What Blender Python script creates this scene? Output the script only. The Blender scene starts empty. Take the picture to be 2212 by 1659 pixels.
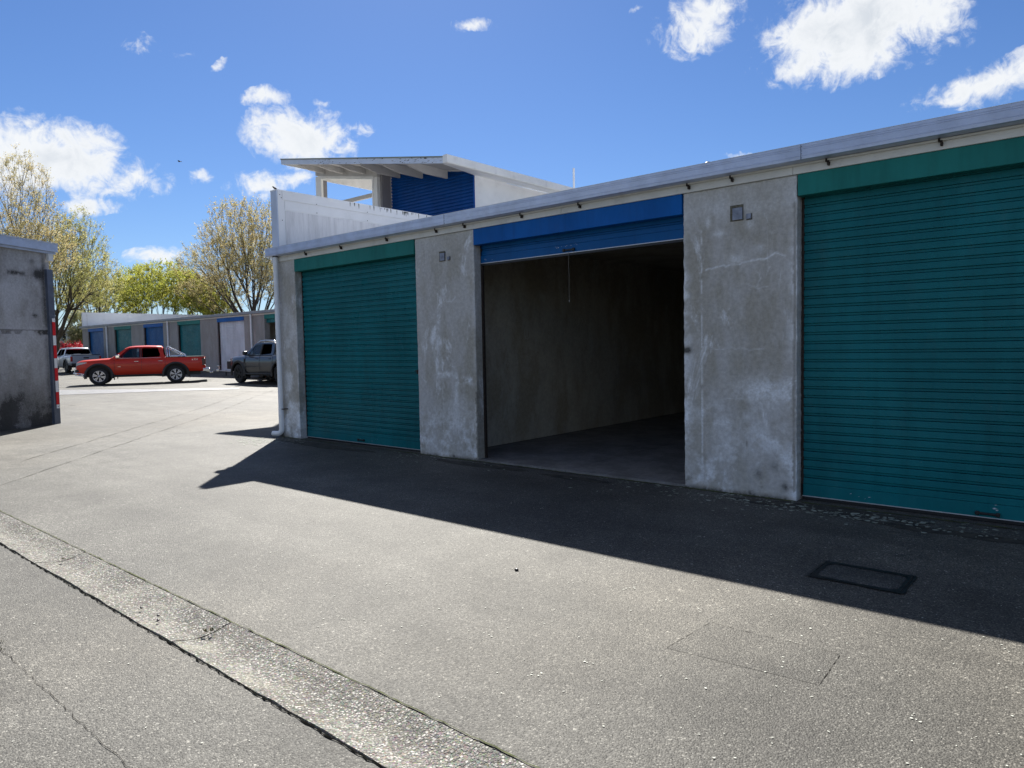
import bpy, bmesh, math, random
import numpy as np
from mathutils import Vector, Matrix

sc = bpy.context.scene
rnd = random.Random(7)
nrs = np.random.RandomState(11)

# ---------------------------------------------------------------- camera
F_PX, YAW, PITCH, ROLL = 705.9, math.radians(-40.676), math.radians(-3.099), math.radians(-1.104)
CAM = Vector((0.0, -6.654, 1.5))
fw = Vector((math.sin(YAW) * math.cos(PITCH), math.cos(YAW) * math.cos(PITCH), math.sin(PITCH)))
rt = Vector((math.cos(YAW), -math.sin(YAW), 0))
up = rt.cross(fw)
r2 = rt * math.cos(ROLL) + up * math.sin(ROLL)
u2 = up * math.cos(ROLL) - rt * math.sin(ROLL)
cam = bpy.data.cameras.new('camera')
cam.sensor_width = 36.0
cam.lens = F_PX / 1024 * 36.0
cam.clip_start, cam.clip_end = 0.05, 6000
camo = bpy.data.objects.new('camera', cam)
sc.collection.objects.link(camo)
m = Matrix((r2, u2, -fw)).transposed().to_4x4()
m.translation = CAM
camo.matrix_world = m
sc.camera = camo

# ---------------------------------------------------------------- light
SUN = Vector((-0.797, 0.72, 1.0)).normalized()
sl = bpy.data.lights.new('sun', 'SUN')
sl.energy = 4.6
sl.angle = math.radians(0.53)
sl.color = (1.0, 0.955, 0.88)
slo = bpy.data.objects.new('sun', sl)
slo.rotation_euler = SUN.to_track_quat('Z', 'Y').to_euler()
slo.location = (-20, 20, 30)
sc.collection.objects.link(slo)
sc.view_settings.view_transform = 'Standard'
sc.view_settings.look = 'None'
sc.view_settings.exposure = 1.35
sc.view_settings.gamma = 1.0
sc.render.film_transparent = False
sc.cycles.max_bounces = 8

W = bpy.data.worlds.new('World')
sc.world = W
W.use_nodes = True
wt = W.node_tree
wt.nodes.clear()


class NT:
    """small helper for node trees"""
    def __init__(s, t):
        s.t = t

    def n(s, typ, **kw):
        a = s.t.nodes.new(typ)
        for k, v in kw.items():
            setattr(a, k, v)
        return a

    def put(s, sock, v):
        if v is None:
            return
        if isinstance(v, bpy.types.NodeSocket):
            s.t.links.new(v, sock)
        elif isinstance(v, (tuple, list, Vector)):
            v = tuple(v)
            if sock.type == 'RGBA' and len(v) == 3:
                v = v + (1.0,)
            sock.default_value = v
        else:
            sock.default_value = v

    def math(s, op, a, b=None, c=None, clamp=False):
        x = s.n('ShaderNodeMath', operation=op, use_clamp=clamp)
        s.put(x.inputs[0], a); s.put(x.inputs[1], b)
        if c is not None:
            s.put(x.inputs[2], c)
        return x.outputs[0]

    def vm(s, op, a, b=None):
        x = s.n('ShaderNodeVectorMath', operation=op)
        s.put(x.inputs[0], a); s.put(x.inputs[1], b)
        return x.outputs['Value'] if op in ('DOT_PRODUCT', 'LENGTH') else x.outputs[0]

    def scale(s, a, k):
        x = s.n('ShaderNodeVectorMath', operation='SCALE')
        s.put(x.inputs[0], a); s.put(x.inputs['Scale'], k)
        return x.outputs[0]

    def noise(s, vec, scale, detail=4, rough=0.55, dist=0.0, col=False):
        x = s.n('ShaderNodeTexNoise')
        s.put(x.inputs['Vector'], vec)
        x.inputs['Scale'].default_value = scale
        x.inputs['Detail'].default_value = detail
        x.inputs['Roughness'].default_value = rough
        x.inputs['Distortion'].default_value = dist
        return x.outputs['Color'] if col else x.outputs['Fac']

    def voro(s, vec, scale, feature='F1', rand=1.0):
        x = s.n('ShaderNodeTexVoronoi', feature=feature)
        s.put(x.inputs['Vector'], vec)
        x.inputs['Scale'].default_value = scale
        x.inputs['Randomness'].default_value = rand
        return x

    def mr(s, v, a, b, c=0.0, d=1.0, smooth=True):
        x = s.n('ShaderNodeMapRange')
        if smooth:
            x.interpolation_type = 'SMOOTHSTEP'
        s.put(x.inputs['Value'], v)
        x.inputs['From Min'].default_value = a
        x.inputs['From Max'].default_value = b
        x.inputs['To Min'].default_value = c
        x.inputs['To Max'].default_value = d
        return x.outputs['Result']

    def mix(s, f, a, b, mode='MIX'):
        x = s.n('ShaderNodeMix', data_type='RGBA', blend_type=mode)
        s.put(x.inputs[0], f); s.put(x.inputs[6], a); s.put(x.inputs[7], b)
        return x.outputs[2]

    def sep(s, v):
        x = s.n('ShaderNodeSeparateXYZ')
        s.put(x.inputs[0], v)
        return x.outputs


def vdir(x, y):
    """direction of a point of the 2212-wide view"""
    k = 1024 / 2212
    return (fw * F_PX + r2 * (x * k - 512) - u2 * (y * k - 384)).normalized()


w = NT(wt)
out = w.n('ShaderNodeOutputWorld')
bg = w.n('ShaderNodeBackground')
wt.links.new(bg.outputs[0], out.inputs[0])
bg.inputs[1].default_value = 0.060
sky = w.n('ShaderNodeTexSky', sky_type='NISHITA', sun_disc=False)
sky.sun_elevation = math.asin(SUN.z)
sky.sun_rotation = math.atan2(SUN.x, SUN.y)
sky.air_density = 1.0
sky.dust_density = 0.15
sky.ozone_density = 3.0
sky.altitude = 10
tc = w.n('ShaderNodeTexCoord')
D0 = tc.outputs['Generated']
wob = w.scale(w.vm('SUBTRACT', w.noise(D0, 9, 5, 0.62, col=True), (0.5, 0.5, 0.5)), 0.055)
D1 = w.vm('ADD', D0, wob)
# cumulus in view: centre, radii (view units), tilt, weight
CL = [(110, 340, 180, 95, 8, 1.5), (285, 392, 85, 48, 5, .95), (30, 380, 90, 60, 0, 1.0), (180, 449, 90, 22, 0, .85),
      (652, 300, 130, 74, 0, 1.45), (765, 273, 50, 26, 10, .75), (560, 397, 95, 32, -8, .78), (650, 385, 60, 26, 0, .7),
      (430, 379, 34, 18, 0, .9), (573, 217, 66, 22, -5, .72), (298, 100, 50, 24, 0, .56), (385, 103, 44, 14, 0, .55),
      (468, 132, 34, 14, -20, .40), (1012, 58, 66, 17, 0, .48), (345, 556, 75, 30, -8, .85), (1530, 35, 170, 78, -14, .78),
      (1840, 55, 260, 122, -20, 1.35), (1745, 140, 120, 42, -20, .95), (2020, 45, 90, 80, 0, .9), (2125, 180, 200, 50, -18, 1.15),
      (2230, 135, 110, 50, -20, 1.0), (1600, 335, 40, 9, 0, .6), (330, 430, 20, 8, -20, .45), (1372, 18, 24, 8, 0, .5),
      (690, 215, 24, 11, 0, .5)]
best = None
for (px, py, rx, ry, ang, wgt) in CL:
    c = vdir(px, py)
    a = (vdir(px + 30, py) - c); a = (a - c * a.dot(c)).normalized()
    b = c.cross(a)
    t = math.radians(-ang)
    A = a * math.cos(t) + b * -math.sin(t)
    B = b * math.cos(t) + a * math.sin(t)
    sx = (vdir(px + rx, py) - c).length * 1.0
    sy = (vdir(px, py + ry) - c).length * 1.0
    dc = w.vm('DOT_PRODUCT', D1, c)
    u = w.math('DIVIDE', w.vm('DOT_PRODUCT', D1, A), sx)
    v = w.math('DIVIDE', w.vm('DOT_PRODUCT', D1, B), sy)
    r = w.math('SQRT', w.math('ADD', w.math('MULTIPLY', u, u), w.math('MULTIPLY', v, v)))
    f = w.math('SUBTRACT', wgt, w.math('MULTIPLY', r, 0.9 * wgt))
    f = w.math('MULTIPLY', f, w.math('GREATER_THAN', dc, 0.0))
    f = w.math('MAXIMUM', f, 0.0)
    best = f if best is None else w.math('MAXIMUM', best, f)
# unseen scattered cumulus round the rest of the sky, coverage widened for fill light
outside = w.mr(w.vm('DOT_PRODUCT', D0, fw), math.cos(math.radians(52)), math.cos(math.radians(42)), 1.0, 0.0)
flat = w.n('ShaderNodeMapping')
w.put(flat.inputs['Vector'], D1)
flat.inputs['Scale'].default_value = (1, 1, 2.2)
field = w.mr(w.noise(flat.outputs[0], 2.6, 2, 0.5), 0.49, 0.69, 0.0, 1.2)
best = w.math('MAXIMUM', best, w.math('MULTIPLY', field, outside))
fb = w.noise(D1, 16, 10, 0.66, 0.25)
fb2 = w.noise(D0, 34, 7, 0.6, 1.6)
dens = w.math('ADD', best, w.math('MULTIPLY', w.math('SUBTRACT', fb, 0.5), 2.3))
dens = w.math('ADD', dens, w.math('MULTIPLY', w.math('SUBTRACT', fb2, 0.5), 1.25))
dens = w.math('MULTIPLY', dens, w.mr(best, 0.0, 0.10, 0.0, 1.0))
alpha = w.mr(dens, 0.06, 0.84, 0.0, 1.0)
body = w.mr(dens, 0.6, 1.7, 0.0, 1.0)
shade = w.mr(w.noise(D1, 11, 4, 0.5), 0.35, 0.68, 0.0, 1.0)
ccol = w.mix(w.math('MULTIPLY', body, w.math('MULTIPLY', shade, 0.8)), (6.1, 6.25, 6.4), (3.7, 4.1, 4.6))
hs = w.n('ShaderNodeHueSaturation')
hs.inputs['Saturation'].default_value = 1.10
hs.inputs['Value'].default_value = 1.0
w.put(hs.inputs['Color'], sky.outputs[0])
skyc = w.mix(1.0, hs.outputs[0], (0.455, 0.53, 0.68), 'MULTIPLY')
skc = w.mix(w.math('MULTIPLY', alpha, 0.97), skyc, ccol)
w.put(bg.inputs[0], skc)

# ---------------------------------------------------------------- mesh helpers
ROOTLOC = {}


class MB:
    def __init__(s):
        s.v, s.f, s.sm, s.mi = [], [], [], []
        s.attr = None

    def add(s, vs, fs, smooth=False, mi=0):
        o = len(s.v)
        s.v += [tuple(v) for v in vs]
        s.f += [tuple(i + o for i in f) for f in fs]
        s.sm += [smooth] * len(fs)
        s.mi += [mi] * len(fs)
        return s

    def box(s, x0, x1, y0, y1, z0, z1, mi=0):
        vs = [(x, y, z) for z in (z0, z1) for y in (y0, y1) for x in (x0, x1)]
        return s.add(vs, [(0, 2, 3, 1), (4, 5, 7, 6), (0, 1, 5, 4), (2, 6, 7, 3), (0, 4, 6, 2), (1, 3, 7, 5)], mi=mi)

    def bbox(s, x0, x1, y0, y1, z0, z1, b=0.01, mi=0):
        """bevelled box"""
        bm = bmesh.new()
        bmesh.ops.create_cube(bm, size=1)
        for v in bm.verts:
            v.co = Vector(((x0 + x1) / 2 + v.co.x * (x1 - x0), (y0 + y1) / 2 + v.co.y * (y1 - y0), (z0 + z1) / 2 + v.co.z * (z1 - z0)))
        bmesh.ops.bevel(bm, geom=bm.edges[:], offset=b, segments=2, affect='EDGES', profile=0.5)
        s.frombm(bm, mi)
        return s

    def frombm(s, bm, mi=0, smooth=False):
        bm.verts.ensure_lookup_table()
        vs = [v.co[:] for v in bm.verts]
        fs = [[v.index for v in f.verts] for f in bm.faces]
        bm.verts.index_update()
        fs = [[v.index for v in f.verts] for f in bm.faces]
        s.add(vs, fs, smooth, mi)
        bm.free()

    def prism(s, pts, axis, a, b, smooth=False, mi=0):
        """closed 2-D outline extruded along an axis: axis x takes (y,z), y takes (x,z), z takes (x,y)"""
        def mk(p, t):
            return {'x': (t, p[0], p[1]), 'y': (p[0], t, p[1]), 'z': (p[0], p[1], t)}[axis]
        n = len(pts)
        vs = [mk(p, a) for p in pts] + [mk(p, b) for p in pts]
        fs = [(i, (i + 1) % n, n + (i + 1) % n, n + i) for i in range(n)]
        s.add(vs, fs, smooth, mi)
        s.add(vs, [tuple(range(n))[::-1], tuple(range(n, 2 * n))], False, mi)
        return s

    def tube(s, path, r, n=8, caps=True, mi=0):
        pts = [Vector(p) for p in path]
        rs = r if isinstance(r, (list, tuple)) else [r] * len(pts)
        vs, fs = [], []
        prev = None
        for i, p in enumerate(pts):
            d = (pts[min(i + 1, len(pts) - 1)] - pts[max(i - 1, 0)])
            if d.length < 1e-9:
                d = Vector((0, 0, 1))
            d.normalize()
            if prev is None:
                a = d.orthogonal().normalized()
            else:
                a = prev - d * prev.dot(d)
                a = a.normalized() if a.length > 1e-6 else d.orthogonal().normalized()
            prev = a
            b = d.cross(a)
            for k in range(n):
                t = 2 * math.pi * k / n
                vs.append(p + (a * math.cos(t) + b * math.sin(t)) * rs[i])
        for i in range(len(pts) - 1):
            for k in range(n):
                fs.append((i * n + k, i * n + (k + 1) % n, (i + 1) * n + (k + 1) % n, (i + 1) * n + k))
        s.add(vs, fs, True, mi)
        if caps:
            s.add(vs[:n], [tuple(range(n))[::-1]], False, mi)
            s.add(vs[-n:], [tuple(range(n))], False, mi)
        return s

    def ribbon(s, path, wid, z, jit=0.0, rr=None, mi=0):
        """flat irregular strip on the ground"""
        rr = rr or rnd
        vs, fs = [], []
        pts = [Vector(p).to_2d() for p in path]
        for i, p in enumerate(pts):
            d = (pts[min(i + 1, len(pts) - 1)] - pts[max(i - 1, 0)]).normalized()
            nrm = Vector((-d.y, d.x))
            wd = wid * (0.35 + 1.3 * rr.random())
            c = p + nrm * rr.uniform(-jit, jit)
            for sgn in (-1, 1):
                q = c + nrm * sgn * wd / 2
                vs.append((q.x, q.y, gz(q.x, q.y) + z))
        for i in range(len(pts) - 1):
            fs.append((2 * i, 2 * i + 2, 2 * i + 3, 2 * i + 1)[::-1])
        return s.add(vs, fs, mi=mi)

    def build(s, name, mat, parent=None, label=None, cat=None, group=None, kind=None, attr=None, loc=None):
        me = bpy.data.meshes.new(name)
        off = Vector(ROOTLOC.get(parent.name, (0, 0, 0))) if parent else Vector((0, 0, 0))
        if loc is not None:
            off = off + Vector(loc)
        va = np.array(s.v, dtype=np.float64) - np.array(off[:])
        me.from_pydata([tuple(v) for v in va], [], s.f)
        me.polygons.foreach_set('use_smooth', s.sm)
        mats = mat if isinstance(mat, (list, tuple)) else [mat]
        for q in mats:
            me.materials.append(q)
        if len(mats) > 1:
            me.polygons.foreach_set('material_index', s.mi)
        if attr is not None:
            for an, av in attr.items():
                la = me.attributes.new(an, 'FLOAT', 'POINT')
                la.data.foreach_set('value', np.asarray(av, dtype=np.float32))
        me.update()
        o = bpy.data.objects.new(name, me)
        sc.collection.objects.link(o)
        if loc is not None:
            o.location = loc
        if parent:
            o.parent = parent
            ROOTLOC[o.name] = tuple(off)
        props(o, label, cat, group, kind)
        return o


def props(o, label=None, cat=None, group=None, kind=None):
    if label: o['label'] = label
    if cat: o['category'] = cat
    if group: o['group'] = group
    if kind: o['kind'] = kind


def thing(name, label, cat, loc, rotz=0.0, group=None):
    o = bpy.data.objects.new(name, None)
    o.empty_display_size = 0.2
    sc.collection.objects.link(o)
    o.location = loc
    o.rotation_euler = (0, 0, rotz)
    props(o, label, cat, group)
    ROOTLOC[o.name] = tuple(loc) if rotz == 0 else (0, 0, 0)
    return o


def sstep(t):
    t = min(1, max(0, t))
    return t * t * (3 - 2 * t)


def gz(x, y):
    a = 0.09 * sstep((y - 0.5) / 4.5) + 0.28 * min(1, max(0, (y - 8.6) / 4.4)) ** 1.2
    return a * sstep((-x - 14) / 8)


# ---------------------------------------------------------------- materials
def newmat(name):
    mt = bpy.data.materials.new(name)
    mt.use_nodes = True
    t = NT(mt.node_tree)
    b = mt.node_tree.nodes['Principled BSDF']
    return mt, t, b


def simple(name, col, rough=0.5, metal=0.0, var=0.12, vs=3.0, bump=0.0, bs=40.0, coat=0.0, spec=0.5, dirt=0.0):
    mt, t, b = newmat(name)
    co = t.n('ShaderNodeTexCoord').outputs['Object']
    n1 = t.noise(co, vs, 5, 0.6)
    k = t.mr(n1, 0.3, 0.7, 1 - var, 1 + var)
    c = t.mix(1.0, col, (1, 1, 1), 'MIX')
    x = t.n('ShaderNodeVectorMath', operation='SCALE')
    t.put(x.inputs[0], tuple(col)); t.put(x.inputs['Scale'], k)
    c = x.outputs[0]
    if dirt:
        dn = t.mr(t.noise(co, vs * 2.3, 8, 0.7), 0.52, 0.75, 0, dirt)
        c = t.mix(dn, c, (0.07, 0.06, 0.05))
    t.put(b.inputs['Base Color'], c)
    b.inputs['Roughness'].default_value = rough
    b.inputs['Metallic'].default_value = metal
    b.inputs['Coat Weight'].default_value = coat
    b.inputs['Coat Roughness'].default_value = 0.06
    b.inputs['Specular IOR Level'].default_value = spec
    if bump:
        bp = t.n('ShaderNodeBump')
        bp.inputs['Strength'].default_value = bump
        bp.inputs['Distance'].default_value = 0.01
        t.put(bp.inputs['Height'], t.noise(co, bs, 6, 0.65))
        t.put(b.inputs['Normal'], bp.outputs[0])
    return mt


def m_asphalt(name, base=0.086, tint=(1.0, 0.975, 0.87), spk=0.8, patch=False):
    mt, t, b = newmat(name)
    co = t.n('ShaderNodeTexCoord').outputs['Object']
    v1 = t.voro(co, 135)
    v2 = t.voro(co, 48)
    big = t.noise(co, 0.35, 6, 0.6)
    mid = t.noise(co, 2.2, 7, 0.68)
    fine = t.noise(co, 60, 3, 0.6)
    r1 = t.sep(v1.outputs['Color'])[0]
    r2_ = t.sep(v2.outputs['Color'])[1]
    k = t.math('MULTIPLY', t.mr(big, 0.3, 0.7, 0.78, 1.22), t.mr(mid, 0.3, 0.72, 0.82, 1.16))
    stone = t.mr(r1, 0.0, 1.0, 0.48, 1.6, False)
    pale = t.math('MULTIPLY', t.mr(r1, 0.86, 0.97, 0, 1.9), t.mr(v1.outputs['Distance'], 0.25, 0.6, 1, 0))
    pale2 = t.math('MULTIPLY', t.mr(r2_, 0.95, 0.985, 0, 2.6), t.mr(v2.outputs['Distance'], 0.2, 0.5, 1, 0))
    kk = t.math('ADD', t.math('ADD', stone, t.math('MULTIPLY', pale, spk)), t.math('MULTIPLY', pale2, spk))
    # gaps between the stones
    kk = t.math('MULTIPLY', kk, t.mr(v1.outputs['Distance'], 0.35, 0.75, 1.0, 0.7))
    k = t.math('MULTIPLY', k, kk)
    dark = t.mr(t.noise(co, 0.9, 9, 0.72), 0.54, 0.72, 1.0, 0.68)
    k = t.math('MULTIPLY', k, dark)
    mp = t.n('ShaderNodeMapping')
    t.put(mp.inputs['Vector'], co)
    mp.inputs['Rotation'].default_value = (0, 0, 0.25)
    mp.inputs['Scale'].default_value = (0.10, 1.25, 1)
    k = t.math('MULTIPLY', k, t.mr(t.noise(mp.outputs[0], 1.3, 4, 0.55, 0.4), 0.36, 0.62, 0.87, 1.07))
    x = t.n('ShaderNodeVectorMath', operation='SCALE')
    t.put(x.inputs[0], tuple(base * q for q in tint)); t.put(x.inputs['Scale'], k)
    warm = t.mr(t.noise(co, 0.16, 3, 0.5), 0.45, 0.7, 0, 0.45)
    c = t.mix(warm, x.outputs[0], t.mix(1.0, x.outputs[0], (1.12, 1.0, 0.84), 'MULTIPLY'))
    t.put(b.inputs['Base Color'], c)
    b.inputs['Roughness'].default_value = 0.68
    b.inputs['Specular IOR Level'].default_value = 0.29
    bp = t.n('ShaderNodeBump')
    bp.inputs['Strength'].default_value = 0.5
    bp.inputs['Distance'].default_value = 0.004
    h = t.math('ADD', t.mr(v1.outputs['Distance'], 0.0, 0.8, 1.0, 0.0), t.math('MULTIPLY', fine, 0.6))
    t.put(bp.inputs['Height'], h)
    t.put(b.inputs['Normal'], bp.outputs[0])
    return mt


def m_aggregate():
    mt, t, b = newmat('exposed_aggregate_concrete')
    co = t.n('ShaderNodeTexCoord').outputs['Object']
    wv = t.vm('ADD', co, t.scale(t.noise(co, 30, 2, 0.5, col=True), 0.012))
    v1 = t.voro(wv, 84)
    v2 = t.voro(wv, 120)
    r = t.sep(v1.outputs['Color'])
    st = t.mr(v1.outputs['Distance'], 0.42, 0.62, 1.0, 0.0)
    st = t.math('MULTIPLY', st, t.math('GREATER_THAN', r[1], 0.06))
    tone = t.mr(t.math('MULTIPLY', r[0], r[0]), 0, 1, 0.10, 0.48, False)
    sc_ = t.n('ShaderNodeVectorMath', operation='SCALE')
    t.put(sc_.inputs[0], (1.0, 0.97, 0.90)); t.put(sc_.inputs['Scale'], tone)
    cem = t.mix(t.mr(t.noise(co, 1.7, 6, 0.65), 0.4, 0.65), (0.155, 0.15, 0.13), (0.25, 0.245, 0.215))
    lay = t.mr(t.noise(co, 3.1, 6, 0.7), 0.5, 0.72, 0, 0.6)
    c = t.mix(st, t.mix(0.35, cem, t.mix(1.0, cem, v2.outputs['Color'], 'MULTIPLY')), sc_.outputs[0])
    c = t.mix(lay, c, (0.29, 0.28, 0.235))
    t.put(b.inputs['Base Color'], c)
    b.inputs['Roughness'].default_value = 0.85
    b.inputs['Specular IOR Level'].default_value = 0.2
    bp = t.n('ShaderNodeBump')
    bp.inputs['Strength'].default_value = 0.8
    bp.inputs['Distance'].default_value = 0.008
    t.put(bp.inputs['Height'], t.math('ADD', st, t.math('MULTIPLY', t.mr(v2.outputs['Distance'], 0, .8, 1, 0), 0.35)))
    t.put(b.inputs['Normal'], bp.outputs[0])
    return mt


def m_concrete(name, grey=(0.52, 0.515, 0.50), brown=(0.40, 0.38, 0.33), pale=(0.84, 0.87, 0.90), dark=(0.07, 0.068, 0.06), use_attr=True, palek=1.0):
    mt, t, b = newmat(name)
    co = t.n('ShaderNodeTexCoord').outputs['Object']
    st = t.n('ShaderNodeMapping')
    t.put(st.inputs['Vector'], co)
    st.inputs['Scale'].default_value = (1, 1, 0.42)
    sv = st.outputs[0]
    c = t.mix(t.mr(t.noise(sv, 1.9, 7, 0.66), 0.40, 0.60), grey, brown)
    ef = t.math('MULTIPLY', t.mr(t.noise(sv, 2.7, 10, 0.74, 0.5), 0.54, 0.68, 0, 0.85), palek)
    if use_attr:
        at = t.n('ShaderNodeAttribute', attribute_name='stain')
        bro = t.mr(t.noise(co, 38, 6, 0.75), 0.25, 0.75, 0.35, 1.5, False)
        sp = t.math('MULTIPLY', t.math('MAXIMUM', at.outputs['Fac'], 0.0), bro)
        sn = t.math('MULTIPLY', t.math('MAXIMUM', t.math('MULTIPLY', at.outputs['Fac'], -1.0), 0.0), bro)
        ef = t.math('MAXIMUM', ef, t.math('MINIMUM', sp, 1.0))
    c = t.mix(ef, c, pale)
    dk = t.mr(t.noise(sv, 5.2, 8, 0.75), 0.63, 0.78, 0, 0.55)
    pit = t.mr(t.noise(co, 95, 3, 0.6), 0.70, 0.76, 0, 0.6)
    c = t.mix(dk, c, dark)
    c = t.mix(pit, c, dark)
    if use_attr:
        c = t.mix(t.math('MINIMUM', sn, 0.93), c, dark)
    fine = t.mr(t.noise(co, 24, 6, 0.7), 0.3, 0.7, 0.86, 1.13)
    x = t.n('ShaderNodeVectorMath', operation='SCALE')
    t.put(x.inputs[0], c); t.put(x.inputs['Scale'], fine)
    t.put(b.inputs['Base Color'], x.outputs[0])
    b.inputs['Roughness'].default_value = 0.82
    b.inputs['Specular IOR Level'].default_value = 0.3
    bp = t.n('ShaderNodeBump')
    bp.inputs['Strength'].default_value = 0.55
    bp.inputs['Distance'].default_value = 0.012
    t.put(bp.inputs['Height'], t.math('ADD', t.noise(co, 14, 9, 0.7), t.math('MULTIPLY', pit, -0.5)))
    t.put(b.inputs['Normal'], bp.outputs[0])
    return mt


def m_leaf(name, col, col2, trans=0.5):
    mt, t, b = newmat(name)
    co = t.n('ShaderNodeTexCoord').outputs['Object']
    n = t.noise(co, 0.7, 5, 0.7)
    c = t.mix(t.mr(n, 0.38, 0.62), col, col2)
    n2 = t.mr(t.noise(co, 7, 2, 0.5), 0.3, 0.7, 0.6, 1.45)
    x = t.n('ShaderNodeVectorMath', operation='SCALE')
    t.put(x.inputs[0], c); t.put(x.inputs['Scale'], n2)
    t.put(b.inputs['Base Color'], x.outputs[0])
    b.inputs['Roughness'].default_value = 0.6
    tr = t.n('ShaderNodeBsdfTranslucent')
    t.put(tr.inputs[0], x.outputs[0])
    ms = t.n('ShaderNodeMixShader')
    ms.inputs[0].default_value = trans
    o = mt.node_tree.nodes['Material Output']
    t.put(ms.inputs[1], b.outputs[0]); t.put(ms.inputs[2], tr.outputs[0])
    t.put(o.inputs[0], ms.outputs[0])
    return mt


def m_paint(name, col, rough=0.38, scuff=0.25, coat=0.0):
    """painted sheet steel, dusty, with small scuffs"""
    mt, t, b = newmat(name)
    co = t.n('ShaderNodeTexCoord').outputs['Object']
    oi = t.n('ShaderNodeObjectInfo')
    sh = t.vm('ADD', co, t.scale(oi.outputs['Location'], 1.0))
    st = t.n('ShaderNodeMapping')
    t.put(st.inputs['Vector'], sh)
    st.inputs['Scale'].default_value = (1, 1, 0.5)
    k = t.mr(t.noise(st.outputs[0], 1.6, 6, 0.65), 0.3, 0.7, 0.86, 1.14)
    x = t.n('ShaderNodeVectorMath', operation='SCALE')
    t.put(x.inputs[0], tuple(col)); t.put(x.inputs['Scale'], k)
    dust = t.mr(t.noise(st.outputs[0], 5.5, 9, 0.75), 0.5, 0.8, 0, scuff)
    st2 = t.n('ShaderNodeMapping')
    t.put(st2.inputs['Vector'], sh)
    st2.inputs['Scale'].default_value = (1, 1, 0.06)
    run = t.mr(t.noise(st2.outputs[0], 9, 6, 0.7), 0.42, 0.75, 1.0, 0.84)
    y_ = t.n('ShaderNodeVectorMath', operation='SCALE')
    t.put(y_.inputs[0], x.outputs[0]); t.put(y_.inputs['Scale'], run)
    c = t.mix(dust, y_.outputs[0], (0.16, 0.20, 0.20))
    spot = t.mr(t.noise(sh, 44, 2, 0.5), 0.78, 0.82, 0, 0.5)
    c = t.mix(spot, c, (0.35, 0.37, 0.37))
    t.put(b.inputs['Base Color'], c)
    t.put(b.inputs['Roughness'], t.mr(t.noise(sh, 4, 6, 0.7), 0.3, 0.7, rough - 0.06, rough + 0.12))
    b.inputs['Specular IOR Level'].default_value = 0.15
    b.inputs['Coat Weight'].default_value = coat
    bp = t.n('ShaderNodeBump')
    bp.inputs['Strength'].default_value = 0.12
    bp.inputs['Distance'].default_value = 0.01
    t.put(bp.inputs['Height'], t.noise(sh, 3.0, 3, 0.5))
    t.put(b.inputs['Normal'], bp.outputs[0])
    return mt


def m_glass(name='window_glass', tint=(0.55, 0.62, 0.66)):
    mt, t, b = newmat(name)
    tr = t.n('ShaderNodeBsdfTransparent'); tr.inputs[0].default_value = tint + (1,)
    gl = t.n('ShaderNodeBsdfGlossy'); gl.inputs['Roughness'].default_value = 0.03
    gl.inputs[0].default_value = (0.85, 0.9, 0.95, 1)
    fr = t.n('ShaderNodeFresnel'); fr.inputs[0].default_value = 1.4
    ms = t.n('ShaderNodeMixShader')
    ge = t.n('ShaderNodeNewGeometry')
    t.put(ms.inputs[0], t.math('MULTIPLY', t.math('ADD', fr.outputs[0], 0.03), t.math('SUBTRACT', 1.0, ge.outputs['Backfacing']))); t.put(ms.inputs[1], tr.outputs[0]); t.put(ms.inputs[2], gl.outputs[0])
    t.put(mt.node_tree.nodes['Material Output'].inputs[0], ms.outputs[0])
    return mt


M = {}
M['asphalt'] = m_asphalt('asphalt')
M['asphalt_patch'] = m_asphalt('asphalt_patch_surface', base=0.071, spk=0.7)
M['aggregate'] = m_aggregate()
M['concrete'] = m_concrete('weathered_concrete')
M['concrete_far'] = m_concrete('far_concrete', grey=(0.34, 0.33, 0.325), brown=(0.29, 0.28, 0.265), pale=(0.42, 0.42, 0.42), use_attr=False, palek=0.5)
M['concrete_left'] = m_concrete('dark_mouldy_concrete', grey=(0.40, 0.40, 0.415), brown=(0.31, 0.305, 0.30), pale=(0.54, 0.55, 0.58), dark=(0.035, 0.035, 0.035))
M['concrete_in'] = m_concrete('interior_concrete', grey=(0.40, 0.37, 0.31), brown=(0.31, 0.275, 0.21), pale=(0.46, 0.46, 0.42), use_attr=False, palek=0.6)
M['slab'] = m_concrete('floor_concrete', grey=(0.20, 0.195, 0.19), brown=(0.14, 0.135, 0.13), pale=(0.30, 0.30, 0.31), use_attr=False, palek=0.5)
M['teal'] = m_paint('teal_header_paint', (0.018, 0.20, 0.18), 0.45, 0.05)
M['teal_door'] = m_paint('teal_door_paint', (0.007, 0.150, 0.172), 0.30, 0.12)
M['blue'] = m_paint('blue_header_paint', (0.003, 0.115, 0.42), 0.42, 0.02)
M['blue_door'] = m_paint('blue_door_paint', (0.003, 0.095, 0.29), 0.36, 0.02)
M['blue_up'] = m_paint('blue_upper_shutter_paint', (0.002, 0.065, 0.28), 0.4, 0.01)
M['white_door'] = m_paint('pale_door_paint', (0.66, 0.70, 0.76), 0.4, 0.10)
M['white'] = simple('white_paint', (0.82, 0.82, 0.80), 0.55, var=0.06, vs=2.0, bump=0.08, dirt=0.22)
M['white_panel'] = simple('white_panel_paint', (0.86, 0.87, 0.88), 0.5, var=0.05, vs=1.3, bump=0.05, dirt=0.10)
M['fascia'] = simple('cream_fascia_paint', (0.76, 0.76, 0.72), 0.6, var=0.06, vs=2.5, bump=0.06, dirt=0.2)
M['soffit'] = simple('grey_soffit_paint', (0.52, 0.51, 0.50), 0.65, var=0.07, vs=1.5, dirt=0.15)
M['grey_panel'] = simple('grey_wall_paint', (0.26, 0.25, 0.26), 0.65, var=0.06, vs=1.5, dirt=0.1)
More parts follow.
